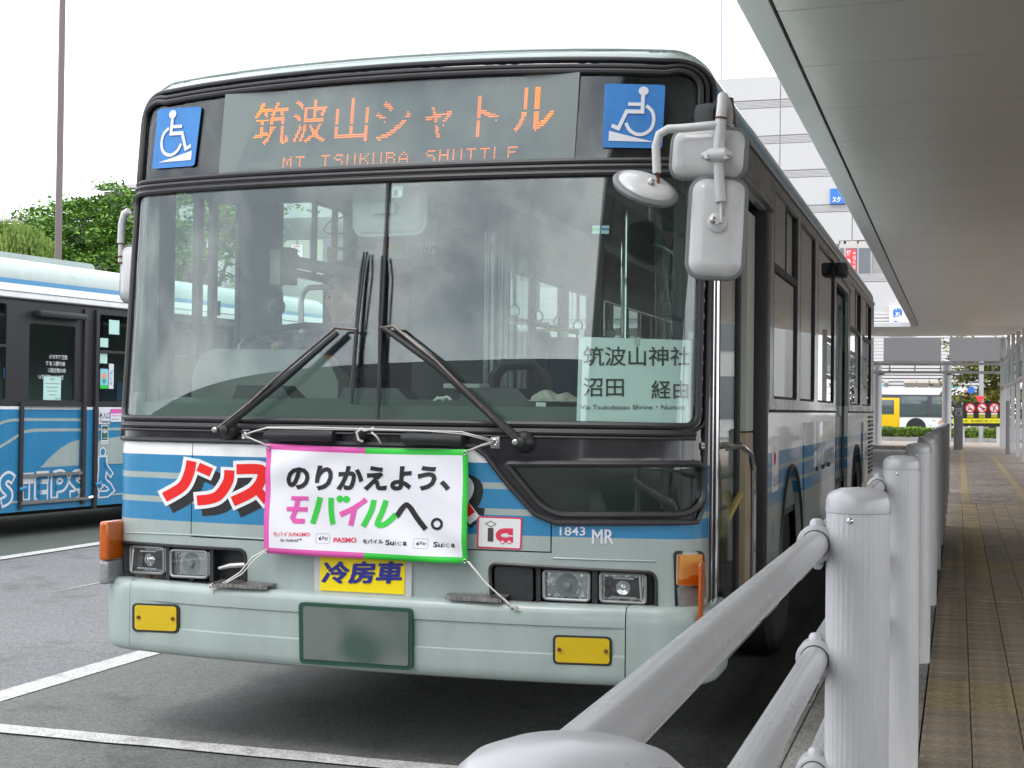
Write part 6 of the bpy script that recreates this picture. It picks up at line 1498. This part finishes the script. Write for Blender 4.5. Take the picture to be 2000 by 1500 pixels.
# printing: plane units are (y,z)
def osurf(y,z,off): return Vector((.0045+off,y,z))
P = Print(osurf); 
for (zz_,w_) in ((1.19,.035),(1.10,.035)):
    pass
P.stroke([(-2.2,.80),(-1.3,.98),(-.72,1.17),(-.55,1.21),(-.42,1.215)],.03,M_PALE,0,4); P.stroke([(-1.4,.6),(-.95,.83),(-.62,.97),(-.425,1.06)],.032,M_PALE,0,4)
P.stroke([(.74,1.215),(.9,1.215),(2.5,1.215)],.03,M_PALE,0); P.stroke([(.74,1.105),(.9,1.11),(2.5,1.11)],.03,M_PALE,0)
P.poly([(.74,.72),(.74,.97),(.85,1.0),(1.1,1.025),(2.4,1.03),(2.4,.72)],M_PALE,0); P.stroke([(-5,.40),(-.42,.375)],.022,M_PALE,0); P.stroke([(.74,.375),(2.5,.40)],.022,M_PALE,0); P.build('livery_stripe', ob)
P = Print(lambda y,z,off: Vector((-.0145+off,y,z)))
P.stroke([(-.375,1.22),(.52,1.215)],.03,M_PALE,0); P.stroke([(-.375,1.085),(-.2,1.105),(0.1,1.108),(.52,1.105)],.032,M_PALE,0,3)
P.poly([(-.09,.715),(.05,.82),(.2,.91),(.36,.975),(.49,1.0),(.49,.72)],M_PALE,0); P.build('livery_stripe', ob)
# big outlined letters
P = Print(lambda y,z,off: Vector(((-.0145 if DO[0]+.02 < y < .53 else .005)+off,y,z)))
def big(L,w1=.085,w2=.115,sn=0):
    P.stroke(L,w2,M_STWHITE,.001,sn,ext=.015); 
Ls = [([(-.50,.61),(-.56,.64),(-.63,.60),(-.62,.53),(-.55,.47),(-.56,.41),(-.64,.38)],3),([(-.37,.61),(-.20,.61)],0),([(-.29,.60),(-.29,.40)],0),([(-.13,.62),(.02,.62)],0),([(-.12,.61),(-.12,.40)],0),([(-.13,.51),(.01,.51)],0),([(-.13,.40),(.01,.40)],0),([(.12,.62),(.12,.40)],0),([(.12,.62),(.22,.63),(.29,.57),(.24,.50),(.13,.49)],3),([(.52,.62),(.44,.62),(.39,.57),(.44,.52),(.50,.47),(.45,.41),(.37,.40)],3)]
for L,sn in Ls: P.stroke(L,.115,M_STWHITE,.001,sn,ext=.018)
for L,sn in Ls: P.stroke(L,.062,M_BLUE,.002,sn,ext=.0)
P.build('livery_lettering', ob)
P = Print(osurf)
fig = [[(.845,.80),(.845,.66),(.83,.52)],[(.86,.54),(.96,.48),(1.0,.43),(.93,.39),(.80,.39)],[(.86,.74),(.93,.66),(.99,.60)],[(.83,.50),(.78,.47)]]
for L,w_ in zip(fig,(.15,.085,.075,.09)): P.stroke(L,w_,M_STWHITE,.001,0,ext=.02)
P.circle(.845,.86,.052,M_STWHITE,.001)
for L,w_ in zip(fig,(.11,.05,.045,.06)): P.stroke(L,w_,M_BLUE,.002,0)
P.circle(.845,.86,.036,M_BLUE,.002); P.build('walking_figure_print', ob)
# stickers
P = Print(osurf); P.poly([(.77,1.34),(.95,1.34),(.95,1.165),(.77,1.165)],M_STWHITE,.003); a = P.build('entrance_sticker', ob)[0]
P = Print(osurf); P.text('入口',.83,1.225,.94,1.30,M_INK,.005,.01); P.text('ENTRANCE',.82,1.175,.945,1.205,M_INK,.005,.02); P.stroke([(.80,1.185),(.80,1.29)],.010,M_INK,.005); P.stroke([(.78,1.25),(.80,1.29),(.82,1.25)],.010,M_INK,.005); P.build('entrance_lettering', a)
P = Print(osurf); P.poly([(.96,1.335),(1.2,1.335),(1.2,1.19),(.96,1.19)],M_STWHITE,.003); P.poly([(.96,1.335),(1.2,1.335),(1.2,1.285),(.96,1.285)],M_PINK,.004); P.stroke([(.98,1.26),(1.15,1.26)],.006,M_PINK,.005); P.stroke([(.98,1.22),(1.1,1.22)],.008,M_GREY,.005); P.build('pink_notice', ob)
P = Print(osurf); P.poly([(.81,1.155),(.925,1.155),(.925,.945),(.81,.945)],M_STWHITE,.003); P.poly([(.82,1.145),(.915,1.145),(.915,.99),(.82,.99)],mat('deep_green_print',(.01,.10,.06),.5),.004); a = P.build('association_sticker', ob)[0]
P = Print(osurf); P.text('NBA',.83,1.065,.905,1.115,M_STWHITE,.006,.03); P.text('日本バス協会',.825,.955,.91,.975,M_INK,.005); P.stroke([(.83,1.01),(.905,1.01)],.006,M_STWHITE,.006); P.stroke([(.84,1.045),(.89,1.03)],.006,mat('mid_green_print',(.03,.35,.15),.5),.006); P.build('association_print', a)
P = Print(lambda y,z,off: Vector((-.012+off,y,z))); P.poly([(-.63,1.745),(-.55,1.745),(-.53,1.64),(-.63,1.64)],M_STBLUE,.0); a = P.build('wheelchair_sticker', ob)[0]
P = Print(lambda y,z,off: Vector((-.010+off,y,z))); P.circle(-.60,1.725,.012,M_STWHITE,0,10); P.stroke([(-.60,1.715),(-.60,1.685),(-.575,1.685),(-.565,1.66)],.010,M_STWHITE,0); P.arc(-.597,1.675,.020,.008,110,350,M_STWHITE,0,12); P.build('wheelchair_symbol', a)
# mirrored lettering on the door glass and the pale notice
P = Print(lambda y,z,off: Vector((-.021+off,y,z)))
for k,(s_,y0,y1) in enumerate((('危険ですから',.02,.29),('扉が開くまで',-.03,.26),('床の黄色部に',.0,.27),('立たないで下さい',-.14,.24))): P.text(s_,y1,1.86-.072*k,y0,1.91-.072*k,M_STWHITE,.001,.01)
P.build('door_glass_lettering', dg_)
P = Print(lambda y,z,off: Vector((-.021+off,y,z))); P.poly([(-.06,1.675),(.20,1.675),(.20,1.425),(-.06,1.425)],mat('pale_mint_paper',(.50,.75,.68),.7),.001); P.text('お願い',.04,1.635,.10,1.655,M_INK,.002)
for k in range(4): P.stroke([(-.04+.02*k,1.60-.04*k),(.18-.02*k,1.60-.04*k)],.008,M_GREY,.002)
P.text('関東鉄道',.11,1.435,.19,1.447,M_NAVY,.002); P.build('door_notice', dg_)
for (y0,y1,z0,z1,m) in ((.93,1.10,2.17,2.33,'pale_mint_paper'),(.79,.92,2.02,2.12,'pale_mint_paper'),(.79,.91,1.84,1.95,'pale_mint_paper')):
    box('window_paper', -.012,-.010,y0,y1,z0,z1, MATS[m], ob)
P = Print(lambda y,z,off: Vector((-.010+off,y,z))); P.poly([(.80,1.78),(.93,1.78),(.93,1.56),(.80,1.56)],mat('sky_print',(.25,.6,.75),.6),0); P.poly([(.80,1.60),(.93,1.60),(.93,1.56),(.80,1.56)],M_GREEN,.001); P.circle(.865,1.70,.04,M_OR,.001,12); P.circle(.865,1.645,.03,mat('teal_print',(.05,.35,.30),.6),.002,12)
P.poly([(.94,1.84),(1.02,1.84),(1.02,1.56),(.94,1.56)],M_STWHITE,0); P.text('もてぎ',.955,1.60,1.00,1.78,M_STBLUE,.001,.02); P.build('window_poster', ob)
for y in (-2.6,-1.4,1.3,2.3,3.2): 
    s_ = box('seat', -.95,-.5,y,y+.42,1.0,1.1, M_SEAT, ob, .03); box('seat_back', -.95,-.5,y+.36,y+.46,1.05,1.65, M_SEAT, s_, .03)
for y,m in ((-.22,'yellow_handle'),(-.12,'yellow_handle')): MB().tube([(-.35,y,.4),(-.35,y,2.5)],.02,8).build('grab_pole', mat('dull_ochre',(.20,.15,.05),.6), ob)

# ================================================================== WHAT STANDS BEHIND THE CAMERA (seen only in reflections)
hb = thing('terminal_building', 'long low grey terminal building standing behind the viewer across the bus bays', 'building', (-20,-46,0))
box('main_wall', -90,1.0,-60,-46,0,11.0, mat('terminal_wall',(.16,.16,.165),.7,var=.1,vscale=.3), hb)
for k in range(20): box('window', -88+4.4*k,-85+4.4*k,-46.0,-45.9,3.5,6.8, M_WIN, hb)

sh = thing('reflection_hall', 'low pale unseen hall added far beyond the right edge for the side window reflections', 'building', (20,76,0))  # unseen building, added so the side windows mirror less bare sky
box('main_wall', 9,60,70,84,0,8.5, mat('hall_wall',(.55,.54,.53),.7,var=.1,vscale=.3), sh)
for k in range(9): box('window', 10.5+5*k,14+5*k,69.9,70.0,1.0,3.2, M_WIN, sh); box('window', 10.5+5*k,14+5*k,69.9,70.0,4.6,6.8, M_WIN, sh)
